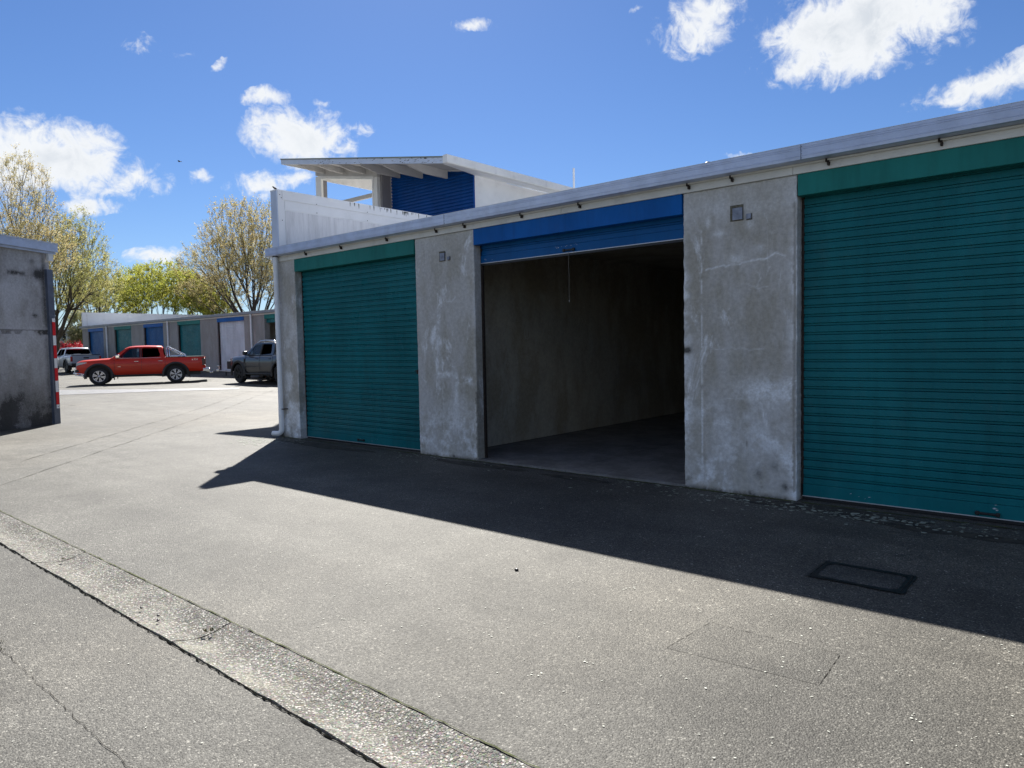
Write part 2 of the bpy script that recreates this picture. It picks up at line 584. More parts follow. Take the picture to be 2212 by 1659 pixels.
M['zinc'] = simple('zinc_gutter', (0.54, 0.60, 0.74), 0.42, 0.45, var=0.1, vs=5, bump=0.06, bs=12, dirt=0.12)  # blue cast of the skylight is put into the zinc colour
M['roofsteel'] = simple('roof_steel', (0.62, 0.63, 0.65), 0.4, 0.5, var=0.06, vs=3)
M['flash_dark'] = simple('blue_grey_flashing', (0.14, 0.16, 0.21), 0.45, 0.35, var=0.15, vs=6, dirt=0.2)
M['pvc'] = simple('white_pvc', (0.84, 0.87, 0.90), 0.35, var=0.05, vs=4, dirt=0.14)
M['iron'] = simple('rusty_black_iron', (0.035, 0.025, 0.02), 0.7, 0.3, var=0.5, vs=30)
M['black'] = simple('black_plastic', (0.012, 0.012, 0.013), 0.45, var=0.2, vs=8)
M['rubber'] = simple('tyre_rubber', (0.018, 0.018, 0.019), 0.8, var=0.3, vs=14, bump=0.1)
M['crack'] = simple('crack_fill', (0.008, 0.008, 0.007), 1.0, var=0.4, vs=20, spec=0.0)
M['joint'] = simple('asphalt_joint_line', (0.045, 0.042, 0.038), 0.9, var=0.4, vs=12, spec=0.0)
M['moss'] = simple('moss', (0.055, 0.065, 0.018), 0.95, var=0.5, vs=25, bump=0.6, bs=120)
M['moss_pale'] = simple('dry_moss', (0.17, 0.16, 0.07), 0.95, var=0.5, vs=25, bump=0.6, bs=120)
M['lichen'] = simple('pale_lichen', (0.44, 0.45, 0.40), 0.9, var=0.3, vs=20, bump=0.4, bs=80)
M['tar'] = simple('bitumen_seal', (0.008, 0.008, 0.008), 0.5, var=0.4, vs=20, bump=0.5, bs=50)
M['dirt'] = simple('damp_dirt', (0.035, 0.033, 0.026), 0.95, var=0.5, vs=9, bump=0.5, bs=60)
M['red_refl'] = simple('red_reflective_tape', (0.75, 0.012, 0.02), 0.4, var=0.08)
M['white_refl'] = simple('white_reflective_tape', (0.88, 0.88, 0.88), 0.4, var=0.05)
M['chrome'] = simple('chrome', (0.75, 0.76, 0.78), 0.12, 1.0, var=0.03)
M['alloy'] = simple('machined_alloy', (0.62, 0.63, 0.66), 0.3, 0.7, var=0.05)
M['red_paint'] = simple('red_car_paint', (0.56, 0.028, 0.008), 0.4, 0.0, var=0.04, coat=0.35, spec=.3)
M['grey_paint'] = simple('dark_grey_car_paint', (0.030, 0.034, 0.042), 0.32, 0.3, var=0.05, coat=0.9)
M['silver_paint'] = simple('silver_car_paint', (0.36, 0.40, 0.46), 0.3, 0.45, var=0.04, coat=0.8)
M['tail'] = simple('red_tail_lens', (0.30, 0.008, 0.01), 0.15, var=0.1, coat=0.6)
M['lamp'] = simple('headlamp_lens', (0.42, 0.46, 0.5), 0.12, 0.3, var=0.3, vs=20, coat=1.0)
M['glass'] = m_glass()
M['lichen_shaded'] = simple('shade_dimmed_lichen', (0.27, 0.30, 0.25), 0.9, var=0.35, vs=20)  # dimmer lichen copy, shade at the foot of the units put into its colour
M['scuff'] = simple('bare_scuff', (0.55, 0.60, 0.66), 0.7, var=.2, vs=30)
M['roof_olive'] = simple('olive_roofing', (0.22, 0.24, 0.19), 0.6, .1, var=.15)
M['zinc_shaded'] = simple('shaded_grey_gutter', (0.26, 0.275, 0.30), 0.5, .2, var=.1)  # darker gutter copy: shade on the far front is painted into the colour
M['white_skytint'] = simple('sky_tinted_white_paint', (0.58, 0.66, 0.80), 0.6, var=.06, vs=2, dirt=.15)  # white paint with the blue of the skylight mixed into its colour
M['oil'] = simple('oil_stain', (0.045, 0.042, 0.038), 0.6, var=.3, vs=20)
M['recess'] = simple('dark_box_surround', (0.13, 0.12, 0.09), 0.9, var=.4, vs=30)  # flat dark plate behind each box; no hollow is cut
M['flash_box'] = simple('dull_blue_grey_metal', (0.26, 0.29, 0.36), 0.5, .2, var=.2, vs=15)
M['glass_dark'] = m_glass('privacy_glass', (0.035, 0.045, 0.06))
M['seat'] = simple('seat_fabric', (0.03, 0.03, 0.033), 0.85)
M['paper'] = simple('paper_sticker', (0.65, 0.68, 0.68), 0.7)
M['bark'] = simple('bark', (0.062, 0.050, 0.040), 0.9, var=0.35, vs=6, bump=0.7, bs=20)
M['leaf_buff'] = m_leaf('buff_young_leaves', (0.50, 0.41, 0.21), (0.39, 0.35, 0.14))
M['leaf_olive'] = m_leaf('olive_young_leaves', (0.45, 0.41, 0.17), (0.35, 0.36, 0.10))
M['leaf_lime'] = m_leaf('yellow_green_leaves', (0.46, 0.44, 0.09), (0.31, 0.35, 0.06))
M['leaf_cream'] = m_leaf('cream_blossom', (0.42, 0.40, 0.24), (0.20, 0.22, 0.08))
M['leaf_red'] = m_leaf('red_blossom', (0.42, 0.015, 0.03), (0.30, 0.02, 0.03), 0.3)
M['brick'] = simple('pink_brick', (0.42, 0.20, 0.15), 0.85, var=0.25, vs=4)
M['tileroof'] = simple('terracotta_roof', (0.46, 0.24, 0.19), 0.8, var=0.2, vs=2)
M['grass'] = simple('verge_grass', (0.06, 0.085, 0.025), 0.95, var=0.3, vs=1.5)
M['yellow'] = simple('yellow_green_sign', (0.45, 0.55, 0.04), 0.5, var=0.06)
M['steelpole'] = simple('galvanised_pole', (0.42, 0.43, 0.44), 0.45, 0.4)
M['chalk'] = simple('chalk', (0.38, 0.38, 0.35), 0.95)
M['feather'] = simple('brown_feathers', (0.075, 0.06, 0.045), 0.8, var=0.5, vs=60)
M['cord'] = simple('grey_cord', (0.25, 0.24, 0.22), 0.8)
M['wet'] = simple('worn_sealed_asphalt', (0.16, 0.16, 0.165), 0.4, var=0.25, vs=3, bump=0.9, bs=30, spec=0.8)

# ---------------------------------------------------------------- ground
CH0, CH1 = -5.115, -4.775           # drainage channel across y


def channel_open(x, y):
    return -15.55 < x < 8.0 and CH0 < y < CH1


def make_ground():
    xs = [-1500, -600, -250, -120] + list(np.arange(-76, -14, 2.0)) + [-15.55] + list(np.arange(-14, 8, 2.0)) + [8.0, 12, 30, 120, 600, 1500]
    ys = [-1500, -500, -120, -40, -20, -12, -8, -6, CH0, CH1] + [-4, -2, 0, 2, 4] + list(np.arange(5, 14, 1.0)) + [16, 20, 30, 60, 150, 500, 1500]
    xs = sorted(set(round(float(x), 4) for x in xs)); ys = sorted(set(round(float(y), 4) for y in ys))
    mb = MB()
    idx = {}
    for j, y in enumerate(ys):
        for i, x in enumerate(xs):
            idx[i, j] = len(mb.v)
            mb.v.append((x, y, gz(x, y)))
    for j in range(len(ys) - 1):
        for i in range(len(xs) - 1):
            if channel_open((xs[i] + xs[i + 1]) / 2, (ys[j] + ys[j + 1]) / 2):
                continue
            mb.f.append((idx[i, j], idx[i + 1, j], idx[i + 1, j + 1], idx[i, j + 1])); mb.sm.append(False); mb.mi.append(0)
    mb.build('ground', M['asphalt'], kind='structure', label='grey asphalt yard reaching the horizon')


make_ground()
vg = MB()
vg.add([(-400, 16.8, 0.36), (-62.5, 16.8, 0.385), (-62.5, 120, 0.385), (-400, 120, 0.385)], [(0, 1, 2, 3)])
vg.build('grass_verge', M['grass'], kind='structure')

# drainage channel: dished concrete sections with open joints
ch = thing('drainage_channel', 'pale exposed aggregate concrete drainage channel crossing the asphalt', 'drain', (-4, -4.95, 0))
jx = [-15.5, -14.7, -12.5, -10.3, -8.1, -5.895, -3.69, -1.48, 0.73, 2.94, 5.15, 7.36, 7.98]
for a, b_ in zip(jx[:-1], jx[1:]):
    mb = MB()
    nx, ny = max(2, int((b_ - a) / 0.12)), 10
    sk = rnd.uniform(-0.006, 0.006)
    g = 0.006
    prof = []
    for j in range(ny + 1):
        t = j / ny
        prof.append((CH0 + 0.012 + (CH1 - CH0 - 0.02) * t, 0.004 - 0.030 * math.sin(math.pi * t) ** 1.3))
    for i in range(nx + 1):
        x = a + g + (b_ - a - 2 * g) * i / nx
        for j, (y, z) in enumerate(prof):
            e = (rnd.uniform(-0.008, 0.004) if j == 0 else 0)
            xx = x + (rnd.uniform(-0.003, 0.003) if i in (0, nx) else 0)
            mb.v.append((xx, y + e, z + rnd.uniform(-0.0012, 0.0012)))
    n1 = ny + 1
    for i in range(nx):
        for j in range(ny):
            mb.f.append((i * n1 + j, (i + 1) * n1 + j, (i + 1) * n1 + j + 1, i * n1 + j + 1)); mb.sm.append(False); mb.mi.append(0)
    # drop sides
    def skirt(ids):
        o = len(mb.v)
        for k in ids:
            v = mb.v[k]; mb.v.append((v[0], v[1], -0.12))
        for q in range(len(ids) - 1):
            mb.f.append((ids[q], ids[q + 1], o + q + 1, o + q)); mb.sm.append(False); mb.mi.append(0)
    skirt([i * n1 for i in range(nx + 1)]); skirt([i * n1 + ny for i in range(nx, -1, -1)])
    skirt([j for j in range(ny, -1, -1)]); skirt([nx * n1 + j for j in range(ny + 1)])
    mb.build('concrete_section', M['aggregate'], ch)
mb = MB().box(-15.6, 8.05, CH0 - 0.05, CH1 + 0.05, -0.2, -0.1)
mb.build('joint_bed', M['crack'], ch)


def jagged(x0, y0, x1, y1, step=0.12, amp=0.01):
    n = max(2, int(math.hypot(x1 - x0, y1 - y0) / step))
    ph = rnd.random() * 9
    return [(x0 + (x1 - x0) * i / n + 0, y0 + (y1 - y0) * i / n + amp * (math.sin(i * 0.7 + ph) * 0.5 + rnd.uniform(-1, 1)), 0) for i in range(n + 1)]


def gcrack(name, pts, wid, mat, z=0.004, jit=0.0):
    MB().ribbon(pts, wid, z, jit).build(name, mat, kind='structure')


gcrack('pavement_gap', jagged(-15.5, CH0 - 0.003, 7.9, CH0 - 0.003, 0.028, 0.005), 0.0062, M['crack'], 0.004, 0.002)
gcrack('pavement_gap', jagged(-13.5, CH1 + 0.004, 7.9, CH1 + 0.004, 0.04, 0.004), 0.006, M['moss'], 0.0045, 0.002)
gcrack('pavement_crack', jagged(-10.5, -5.70, -4.6, -5.695, 0.05, 0.006), 0.003, M['joint'], 0.004)
gcrack('pavement_crack', jagged(-4.6, -5.695, 3.0, -5.68, 0.03, 0.006), 0.0022, M['joint'], 0.004, .002)
gcrack('pavement_joint', jagged(-11.7, -3.71, -22.6, 5.8, 0.2, 0.02), 0.008, M['joint'], 0.004)
gcrack('pavement_joint', jagged(-9.5, -4.63, -27.5, 11.0, 0.2, 0.02), 0.007, M['joint'], 0.004)
gcrack('pavement_joint', jagged(-46, 1.6, -20, 6.6, 0.3, 0.03), 0.02, M['joint'], 0.004)
gcrack('pavement_joint', jagged(-42, 3.2, -24, 8.1, 0.3, 0.03), 0.016, M['joint'], 0.0045)
# asphalt patch with its crack outline
pp = [(-1.626, -3.169), (-0.975, -3.161), (-0.957, -3.53), (-1.657, -3.60)]
MB().add([(x, y, 0.0012) for x, y in pp], [(3, 2, 1, 0)]).build('asphalt_patch', M['asphalt_patch'], kind='structure')
for k in range(4):
    (xa, ya), (xb, yb) = pp[k], pp[(k + 1) % 4]
    if k == 2:
        continue
    for q in range(5):
        t0, t1 = q / 5 + rnd.uniform(0, .06), (q + 1) / 5 - rnd.uniform(0, .07)
        gcrack('pavement_crack', jagged(xa + (xb - xa) * t0, ya + (yb - ya) * t0, xa + (xb - xa) * t1, ya + (yb - ya) * t1, 0.015, 0.004), 0.0022, M['joint'], 0.003)
# worn sealed strip that glints in the far yard
mb = MB()
top = [(-33.0, 3.0), (-30, 4.1), (-28, 5.0), (-26.6, 6.3), (-25.4, 7.0)]
bot = [(-29.6, 1.7), (-28.0, 3.0), (-26.6, 4.3), (-25.6, 5.4), (-24.7, 6.5)]
vs = [(x, y, gz(x, y) + 0.008) for x, y in top] + [(x, y, gz(x, y) + 0.008) for x, y in bot]
mb.add(vs, [(i, i + 1, 6 + i, 5 + i) for i in range(4)])
mb.build('sealed_strip', M['wet'], kind='structure')
# sealed access cover
cv = thing('access_cover', 'rectangular asphalt filled access cover outlined in black bitumen in the shade', 'manhole cover', (-1.2, -1.9, 0))
x0, x1, y0, y1 = -1.475, -0.925, -2.105, -1.71
def frame_strip(x0, x1, y0, y1, wd):
    mb = MB()
    o, i = [], []
    n = 14
    co_ = [(x0, y0), (x1, y0), (x1, y1), (x0, y1)]
    rc = wd * 1.1
    for k in range(4):
        (xa, ya), (xb, yb) = co_[k], co_[(k + 1) % 4]
        for q in range(n):
            t = q / n
            x, y = xa + (xb - xa) * t, ya + (yb - ya) * t
            jx_, jy_ = rnd.uniform(-.006, .006), rnd.uniform(-.006, .006)
            o.append((x + jx_, y + jy_))
            xi = min(max(x, x0 + wd), x1 - wd); yi = min(max(y, y0 + wd), y1 - wd)
            cx_ = min(max(xi, x0 + wd + rc), x1 - wd - rc); cy_ = min(max(yi, y0 + wd + rc), y1 - wd - rc)
            dx, dy = xi - cx_, yi - cy_
            l = math.hypot(dx, dy)
            if l > rc and abs(dx) > 1e-6 and abs(dy) > 1e-6:
                xi, yi = cx_ + dx / l * rc, cy_ + dy / l * rc
            i.append((xi + rnd.uniform(-.004, .004), yi + rnd.uniform(-.004, .004)))
    N = len(o)
    mb.add([(x, y, 0.008) for x, y in o] + [(x, y, 0.008) for x, y in i], [(k, (k + 1) % N, N + (k + 1) % N, N + k) for k in range(N)])
    return mb, i
mbf, inner = frame_strip(x0, x1, y0, y1, 0.042)
mbf.build('bitumen_frame', M['tar'], cv)
MB().prism([(x, y) for x, y in inner], 'z', -0.02, 0.004).build('cover_plate', M['asphalt_patch'], cv)
ridge = MB()
for (xa, ya, xb, yb) in ((x0 + .018, y0 + .02, x1 - .018, y0 + .02), (x0 + .018, y1 - .02, x1 - .018, y1 - .02), (x0 + .018, y0 + .02, x0 + .018, y1 - .02), (x1 - .018, y0 + .02, x1 - .018, y1 - .02)):
    ridge.ribbon(jagged(xa, ya, xb, yb, 0.02, 0.001), 0.004, 0.012)
ridge.build('frame_edge', M['joint'], cv)


def flecks(name, label, mat, spots, z=0.003):
    mb = MB()
    for (x, y, r) in spots:
        n = rnd.randint(5, 8)
        ph = rnd.random() * 6.28
        el = rnd.uniform(0.5, 1.0)
        th = rnd.random() * 3.14
        vs = []
        for k in range(n):
            a = ph + 2 * math.pi * k / n
            q = r * rnd.uniform(0.55, 1.15)
            dx, dy = q * math.cos(a), q * el * math.sin(a)
            X, Y = x + dx * math.cos(th) - dy * math.sin(th), y + dx * math.sin(th) + dy * math.cos(th)
            vs.append((X, Y, gz(X, Y) + z + rnd.random() * 0.001))
        mb.add(vs, [tuple(range(n))])
    return mb.build(name, mat, kind='stuff', label=label)


sp = []
for _ in range(900):          # lichen along the foot of the front
    x = rnd.uniform(-11, 1.5)
    y = -abs(rnd.gauss(0, 0.26)) - 0.04
    if math.sin(x * 1.7 + 1.2) + 0.6 * math.sin(x * 4.1) + rnd.uniform(-1.2, 0.9) < 0.1:
        continue
    sp.append((x, y, rnd.choice([.006, .008, .011, .015, .02, .026])))
for _ in range(330):
    x = rnd.gauss(-1.9, 0.75); y = -0.28 + rnd.gauss(0, 0.13)
    if y < -0.03:
        sp.append((x, y, rnd.choice([.006, .009, .013, .02, .03])))
for _ in range(130):
    x, y = -10.75 + rnd.gauss(0, .30), -.62 + rnd.gauss(0, .22)
    if y < -.2 - (x + 10.9) * .3: sp.append((x, y, rnd.choice([.008, .012, .02, .03])))
flecks('lichen_patches', 'pale lichen flakes on the asphalt along the foot of the units', M['lichen_shaded'], sp)
sp = []
for _ in range(3600):
    x = rnd.uniform(-9, 1.5); y = rnd.uniform(-6.3, -0.5)
    if CH0 - .05 < y < CH1 + .05:
        continue
    dn = 0.25 + 0.75 * sstep((x + 6) / 5)
    if rnd.random() > dn:
        continue
    sp.append((x, y, rnd.choice([.002, .003, .003, .004, .005, .007])))
for _ in range(55):
    cx_, cy_ = rnd.uniform(-5, 0.2), rnd.uniform(-4.4, -0.8)
    for _ in range(rnd.randint(2, 6)):
        sp.append((cx_ + rnd.gauss(0, .025), cy_ + rnd.gauss(0, .03), rnd.uniform(.003, .008)))
flecks('lichen_specks', 'small white lichen specks scattered over the sunlit asphalt', M['lichen'], sp)
sp = []
for (cx_, cy_, n_, sd) in ((-5.6, -1.6, 10, .12), (-7.5, -3.3, 9, .16), (-1.0, -1.2, 8, .10), (-4.9, -0.9, 9, .2), (-20, -1, 8, .3)):
    for _ in range(n_):
        sp.append((cx_ + rnd.gauss(0, sd), cy_ + rnd.gauss(0, sd * .6), rnd.uniform(.006, .028)))
flecks('oil_drips', 'small dark oil drips on the asphalt', M['oil'], sp, .0022)
# damp moss line at the foot of the front
mb = MB()
for (xa, xb) in ((-10.95, -10.45), (-10.4, -7.5), (-7.45, -6.33), (-6.3, -3.4), (-3.385, -2.25), (-2.2, 1)):
    pts = jagged(xa, -0.02, xb, -0.02, 0.04, 0.008)
    mb.ribbon(pts, 0.05 if xb - xa < 2 else 0.03, 0.0045, 0.006)
mb.build('moss_line', M['moss'], kind='stuff', label='dark moss line where the units meet the asphalt')
mb = MB()
for (cx_, cy_, rx, ry) in ((-2.0, -0.2, 0.9, 0.16), (-0.9, -0.42, 0.8, 0.1), (-9.3, -0.3, 1.2, 0.16), (-6.2, -0.22, 0.9, 0.12), (-4.6, -0.25, 0.5, .1)):
    vs = [(cx_ + rx * math.cos(a) * rnd.uniform(.7, 1.1), cy_ + ry * math.sin(a) * rnd.uniform(.6, 1.15)) for a in np.linspace(0, 2 * math.pi, 30)[:-1]]
    mb.add([(x, min(y, -.045), 0.0022) for x, y in vs], [tuple(range(len(vs)))])
mb.build('damp_stain', M['dirt'], kind='structure')
mb = MB()
for (tx, ty, s_) in ((-4.42, -5.69, .05), (-4.30, -5.7, .03), (-5.83, -4.95, .02), (-3.675, -4.90, .02), (-3.68, -4.93, .015)):
    for _ in range(14):
        x, y = tx + rnd.gauss(0, s_ * .6), ty + rnd.gauss(0, s_ * .25)
        r_ = rnd.uniform(.004, .01)
        mb.add([(x - r_, y, 0.004), (x + r_, y, 0.004), (x + rnd.gauss(0, .004), y + rnd.gauss(0, .004), 0.004 + r_ * 1.6)], [(0, 1, 2)])
mb.build('moss_tufts', M['moss_pale'], kind='stuff', label='small green moss tufts in the pavement joints')

# loose stones
def pebble(name, x, y, r, mat, label, group=None):
    bm = bmesh.new()
    bmesh.ops.create_icosphere(bm, subdivisions=2, radius=r)
    for v in bm.verts:
        v.co = Vector((v.co.x * 1.2, v.co.y * .9, v.co.z * .65)) * rnd.uniform(.88, 1.1)
    mb = MB(); mb.frombm(bm, smooth=True)
    mb.v = [(a + x, b2 + y, c + r * .55) for a, b2, c in mb.v]
    props(mb.build(name, mat, loc=(x, y, 0)), label, 'stone', group)
pebble('dark_stone', -3.02, -3.13, .014, M['black'], 'lone black stone on sunlit asphalt midway between channel and shadow')
for (x, y, lb) in ((-4.33, -5.0, 'black pebble lying furthest left in the aggregate channel'), (-4.12, -4.99, 'black pebble in the channel, middle one of three'), (-4.05, -5.02, 'black pebble in the channel nearest its open joint')):
    pebble('pebble', x, y, .009, M['black'], lb)


# ---------------------------------------------------------------- near storage block
def vnoise(nx, nz, cell, seed):
    rs = np.random.RandomState(seed)
    gx, gz_ = int(nx / cell) + 3, int(nz / cell) + 3
    g = rs.rand(gz_, gx)
    X = np.arange(nx) / cell; Z = np.arange(nz) / cell
    xi, zi = X.astype(int), Z.astype(int)
    fx, fz = X - xi, Z - zi
    fx, fz = fx * fx * (3 - 2 * fx), fz * fz * (3 - 2 * fz)
    a = g[np.ix_(zi, xi)]; b = g[np.ix_(zi, xi + 1)]; c = g[np.ix_(zi + 1, xi)]; d = g[np.ix_(zi + 1, xi + 1)]
    return (a * (1 - fx) + b * fx) * (1 - fz)[:, None] + (c * (1 - fx) + d * fx) * fz[:, None]


def fbm(nx, nz, cell, seed, o=5):
    s = 0; a = 1; t = 0
    for k in range(o):
        s = s + a * vnoise(nx, nz, max(1.01, cell / 2 ** k), seed + k * 17); t += a; a *= .6
    return s / t


def crackline(S, X, Z, pts, val, wd, seed=0, amp=.012):
    rs = random.Random(seed)
    P = []
    for (xa, za), (xb, zb) in zip(pts[:-1], pts[1:]):
        n = max(2, int(math.hypot(xb - xa, zb - za) / .03))
        for i in range(n):
            P.append((xa + (xb - xa) * i / n + rs.uniform(-amp, amp), za + (zb - za) * i / n + rs.uniform(-amp, amp)))
    P.append(pts[-1])
    for (xa, za), (xb, zb) in zip(P[:-1], P[1:]):
        dx, dz = xb - xa, zb - za
        L2 = dx * dx + dz * dz + 1e-9
        m_ = (X > min(xa, xb) - wd * 2) & (X < max(xa, xb) + wd * 2) & (Z > min(za, zb) - wd * 2) & (Z < max(za, zb) + wd * 2)
        if not m_.any():
            continue
        xx, zz = X[m_], Z[m_]
        t = np.clip(((xx - xa) * dx + (zz - za) * dz) / L2, 0, 1)
        d = np.hypot(xx - xa - t * dx, zz - za - t * dz)
        k = np.clip(1 - d / wd, 0, 1)
        cur = S[m_]
        S[m_] = np.where(k > 0, (np.maximum(cur, val * k) if val > 0 else np.minimum(cur, val * k)), cur)


def wall_panel(x0, x1, z0, z1, paint, step=0.012, yf=0.0, depth=0.3, seed=1, chip=0.005):
    """a rendered concrete pier: finely gridded front with worn edges, plus sides"""
    nx = max(3, int((x1 - x0) / step)) + 1
    nz = max(3, int((z1 - z0) / step)) + 1
    gx = np.linspace(x0, x1, nx); gzz = np.linspace(z0, z1, nz)
    X, Z = np.meshgrid(gx, gzz)
    Y = np.full_like(X, yf)
    n1 = fbm(nx, nz, 26, seed) - .5
    Y = Y + n1 * 0.008
    e = np.random.RandomState(seed + 5).rand(nz, 2)
    e = np.convolve(e[:, 0], np.ones(4) / 4, 'same'), np.convolve(e[:, 1], np.ones(4) / 4, 'same')
    X[:, 0] += e[0] * chip * 2 - chip * .6
    X[:, -1] -= e[1] * chip * 2 - chip * .6
    Y[:, 0] += 0.006 + e[0] * chip; Y[:, -1] += 0.006 + e[1] * chip
    S = np.zeros_like(X)
    paint(S, X, Z, nx, nz)
    mb = MB()
    V = np.stack([X, Y, Z], -1).reshape(-1, 3)
    mb.v = [tuple(v) for v in V]
    q = np.arange(nz * nx).reshape(nz, nx)
    F = np.stack([q[:-1, :-1], q[:-1, 1:], q[1:, 1:], q[1:, :-1]], -1).reshape(-1, 4)
    mb.f = [tuple(int(i) for i in f) for f in F]
    mb.sm = [True] * len(mb.f); mb.mi = [0] * len(mb.f)
    att = list(S.reshape(-1))
    # sides
    for col, sgn in ((0, -1), (nx - 1, 1)):
        o = len(mb.v)
        for j in range(0, nz):
            mb.v.append(mb.v[j * nx + col]); att.append(S[j, col] * .4 - 0.1)
        for j in range(0, nz):
            v = mb.v[j * nx + col]
            mb.v.append((v[0], yf + depth, v[2])); att.append(-0.25)
        for j in range(nz - 1):
            a, b, c, d = o + j, o + j + 1, o + nz + j + 1, o + nz + j
            mb.f.append((a, b, c, d) if sgn > 0 else (a, d, c, b)); mb.sm.append(False); mb.mi.append(0)
    o = len(mb.v)
    for (x, z) in ((x0, z0), (x1, z0), (x1, z1), (x0, z1)):
        mb.v.append((x, yf + depth, z)); att.append(0)
    mb.f.append((o, o + 3, o + 2, o + 1)); mb.sm.append(False); mb.mi.append(0)
    for zz in (z0, z1):
        o = len(mb.v)
        for (x, y) in ((x0, yf), (x1, yf), (x1, yf + depth), (x0, yf + depth)):
            mb.v.append((x, y, zz)); att.append(0)
        mb.f.append((o, o + 1, o + 2, o + 3)); mb.sm.append(False); mb.mi.append(0)
    return mb, att


def G(X, Z, cx, cz, rx, rz):
    return np.exp(-((X - cx) / rx) ** 2 - ((Z - cz) / rz) ** 2)


def common(S, X, Z, nx, nz, seed):
    x0, x1 = X.min(), X.max()
    n = fbm(nx, nz, 22, seed)
    n2 = fbm(nx, nz, 7, seed + 3)
    n3 = fbm(nx, nz, 45, seed + 8)
    # pale salts low down and near the edges
    low = np.clip(1 - Z / 0.95, 0, 1)
    S += np.clip((n - .50) * 5 + (n2 - .5) * 2, 0, 1) * low * .95
    S += 0.26 * low * n3
    edge = np.minimum(X - x0, x1 - X)
    S += np.clip(1 - edge / 0.05, 0, 1) * np.clip((n3 - .42) * 4, 0, 1) * .6
    topz = np.clip((Z - 2.72) / .25, 0, 1)
    S += topz * .28
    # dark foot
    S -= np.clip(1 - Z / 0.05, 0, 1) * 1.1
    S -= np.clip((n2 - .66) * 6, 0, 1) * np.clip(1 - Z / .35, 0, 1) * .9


def paint_p2(S, X, Z, nx, nz):
    common(S, X, Z, nx, nz, 21)
    n2 = fbm(nx, nz, 6, 77)
    k = np.maximum(G(X, Z, -6.92, 1.13, .22, .045), np.maximum(G(X, Z, -6.62, 1.06, .13, .05), G(X, Z, -6.42, 1.06, .1, .05)))
    S += k * np.clip(.4 + (n2 - .45) * 4, 0, 1.3) * 1.0
    S += G(X, Z, -6.70, .85, .04, .16) * n2 * 1.2
    S += G(X, Z, -6.95, 2.72, .18, .14) * .35 * n2
    for i, pts in enumerate(([(-7.02, 2.22), (-7.02, 1.98)], [(-7.02, 2.22), (-6.96, 2.14)], [(-6.86, 2.12), (-6.76, 2.10), (-6.68, 2.16)],
                             [(-6.96, .95), (-6.96, .42), (-6.98, .12)], [(-6.67, .90), (-6.68, .34), (-6.6, .18)], [(-6.97, .44), (-6.67, .44)],
                             [(-7.38, 1.08), (-7.28, 1.02)], [(-6.97, .20), (-6.7, .2)], [(-7.2, .34), (-7.1, .2)])):
        crackline(S, X, Z, pts, .55, .012, i)
    crackline(S, X, Z, [(-6.33, .9), (-6.335, .4), (-6.33, .06)], -.7, .02, 3)
    for (cx_, cz_) in ((-7.37, .12), (-6.42, .2), (-6.5, .12)):
        S -= G(X, Z, cx_, cz_, .05, .06) * n2 * 1.2


def paint_p3(S, X, Z, nx, nz):
    common(S, X, Z, nx, nz, 41)
    n2 = fbm(nx, nz, 6, 78); n1 = fbm(nx, nz, 16, 79); n3 = fbm(nx, nz, 40, 80)
    # tall pale seam near the left edge
    S += np.clip(1 - np.abs(X + 3.185) / .012, 0, 1) * np.clip((n2 - .34) * 5, 0, 1) * ((Z < 2.62) & (Z > .25)) * .9
    S += np.clip(1 - (X + 3.385) / .12, 0, 1) * np.clip((n1 - .47) * 6, 0, 1) * np.clip((2.5 - Z) / .4, 0, 1) * .9
    S += np.clip(1 - (-2.25 - X) / .10, 0, 1) * np.clip((n1 - .40) * 6, 0, 1) * np.clip((2.6 - Z) / .3, 0, 1) * .9
    S += G(X, Z, -2.95, 2.78, .45, .10) * .45 * (n1 + .2)
    S += G(X, Z, -2.45, 2.75, .2, .12) * .4 * n1
    S += G(X, Z, -2.69, 2.62, .05, .06) * .9 * n2 + G(X, Z, -2.83, 2.30, .07, .045) * .95 * (n2 + .2)
    S += G(X, Z, -3.0, 2.56, .06, .03) * .7 + G(X, Z, -3.12, 2.68, .03, .05) * .6 + G(X, Z, -2.6, 2.38, .06, .04) * .4
    S += G(X, Z, -2.5, 1.02, .33, .13) * np.clip((n1 - .35) * 4, 0, 1) * 1.0
    S += G(X, Z, -3.0, .78, .3, .12) * np.clip((n1 - .42) * 4, 0, 1) * .8
    S += G(X, Z, -2.55, .55, .35, .16) * np.clip((n1 - .38) * 4, 0, 1) * .8
    for i, pts in enumerate(([(-3.14, 2.22), (-3.0, 2.24), (-2.85, 2.24), (-2.7, 2.26), (-2.5, 2.28), (-2.44, 2.32), (-2.36, 2.28)],
                             [(-2.62, 2.17), (-2.58, 2.10), (-2.62, 2.02)], [(-2.49, 2.2), (-2.53, 2.12)], [(-2.72, 2.05), (-2.62, 2.0), (-2.52, 2.01)],
                             [(-3.1, 1.42), (-2.9, 1.44), (-2.7, 1.42), (-2.55, 1.43)], [(-2.97, .93), (-2.6, .95), (-2.3, .92)],
                             [(-3.05, 1.52), (-3.0, 1.42)])):
        crackline(S, X, Z, pts, .8 if i == 0 else .38, .012 if i == 0 else .009, i + 30, .010)
    crackline(S, X, Z, [(-2.27, 2.75), (-2.272, 2.2), (-2.27, 1.6), (-2.275, 1.0), (-2.27, .1)], -.45, .014, 3, .004)
    S -= G(X, Z, -3.36, 1.42, .05, .035) * 2.2
    S -= G(X, Z, -2.72, .50, .008, .04) * 1 + G(X, Z, -3.16, .18, .02, .16) * 1.0 * n2
    for (cx_, cz_) in ((-2.35, .12), (-2.6, .22), (-3.3, .1), (-2.45, .3)):
        S -= G(X, Z, cx_, cz_, .05, .05) * n2 * 1.3


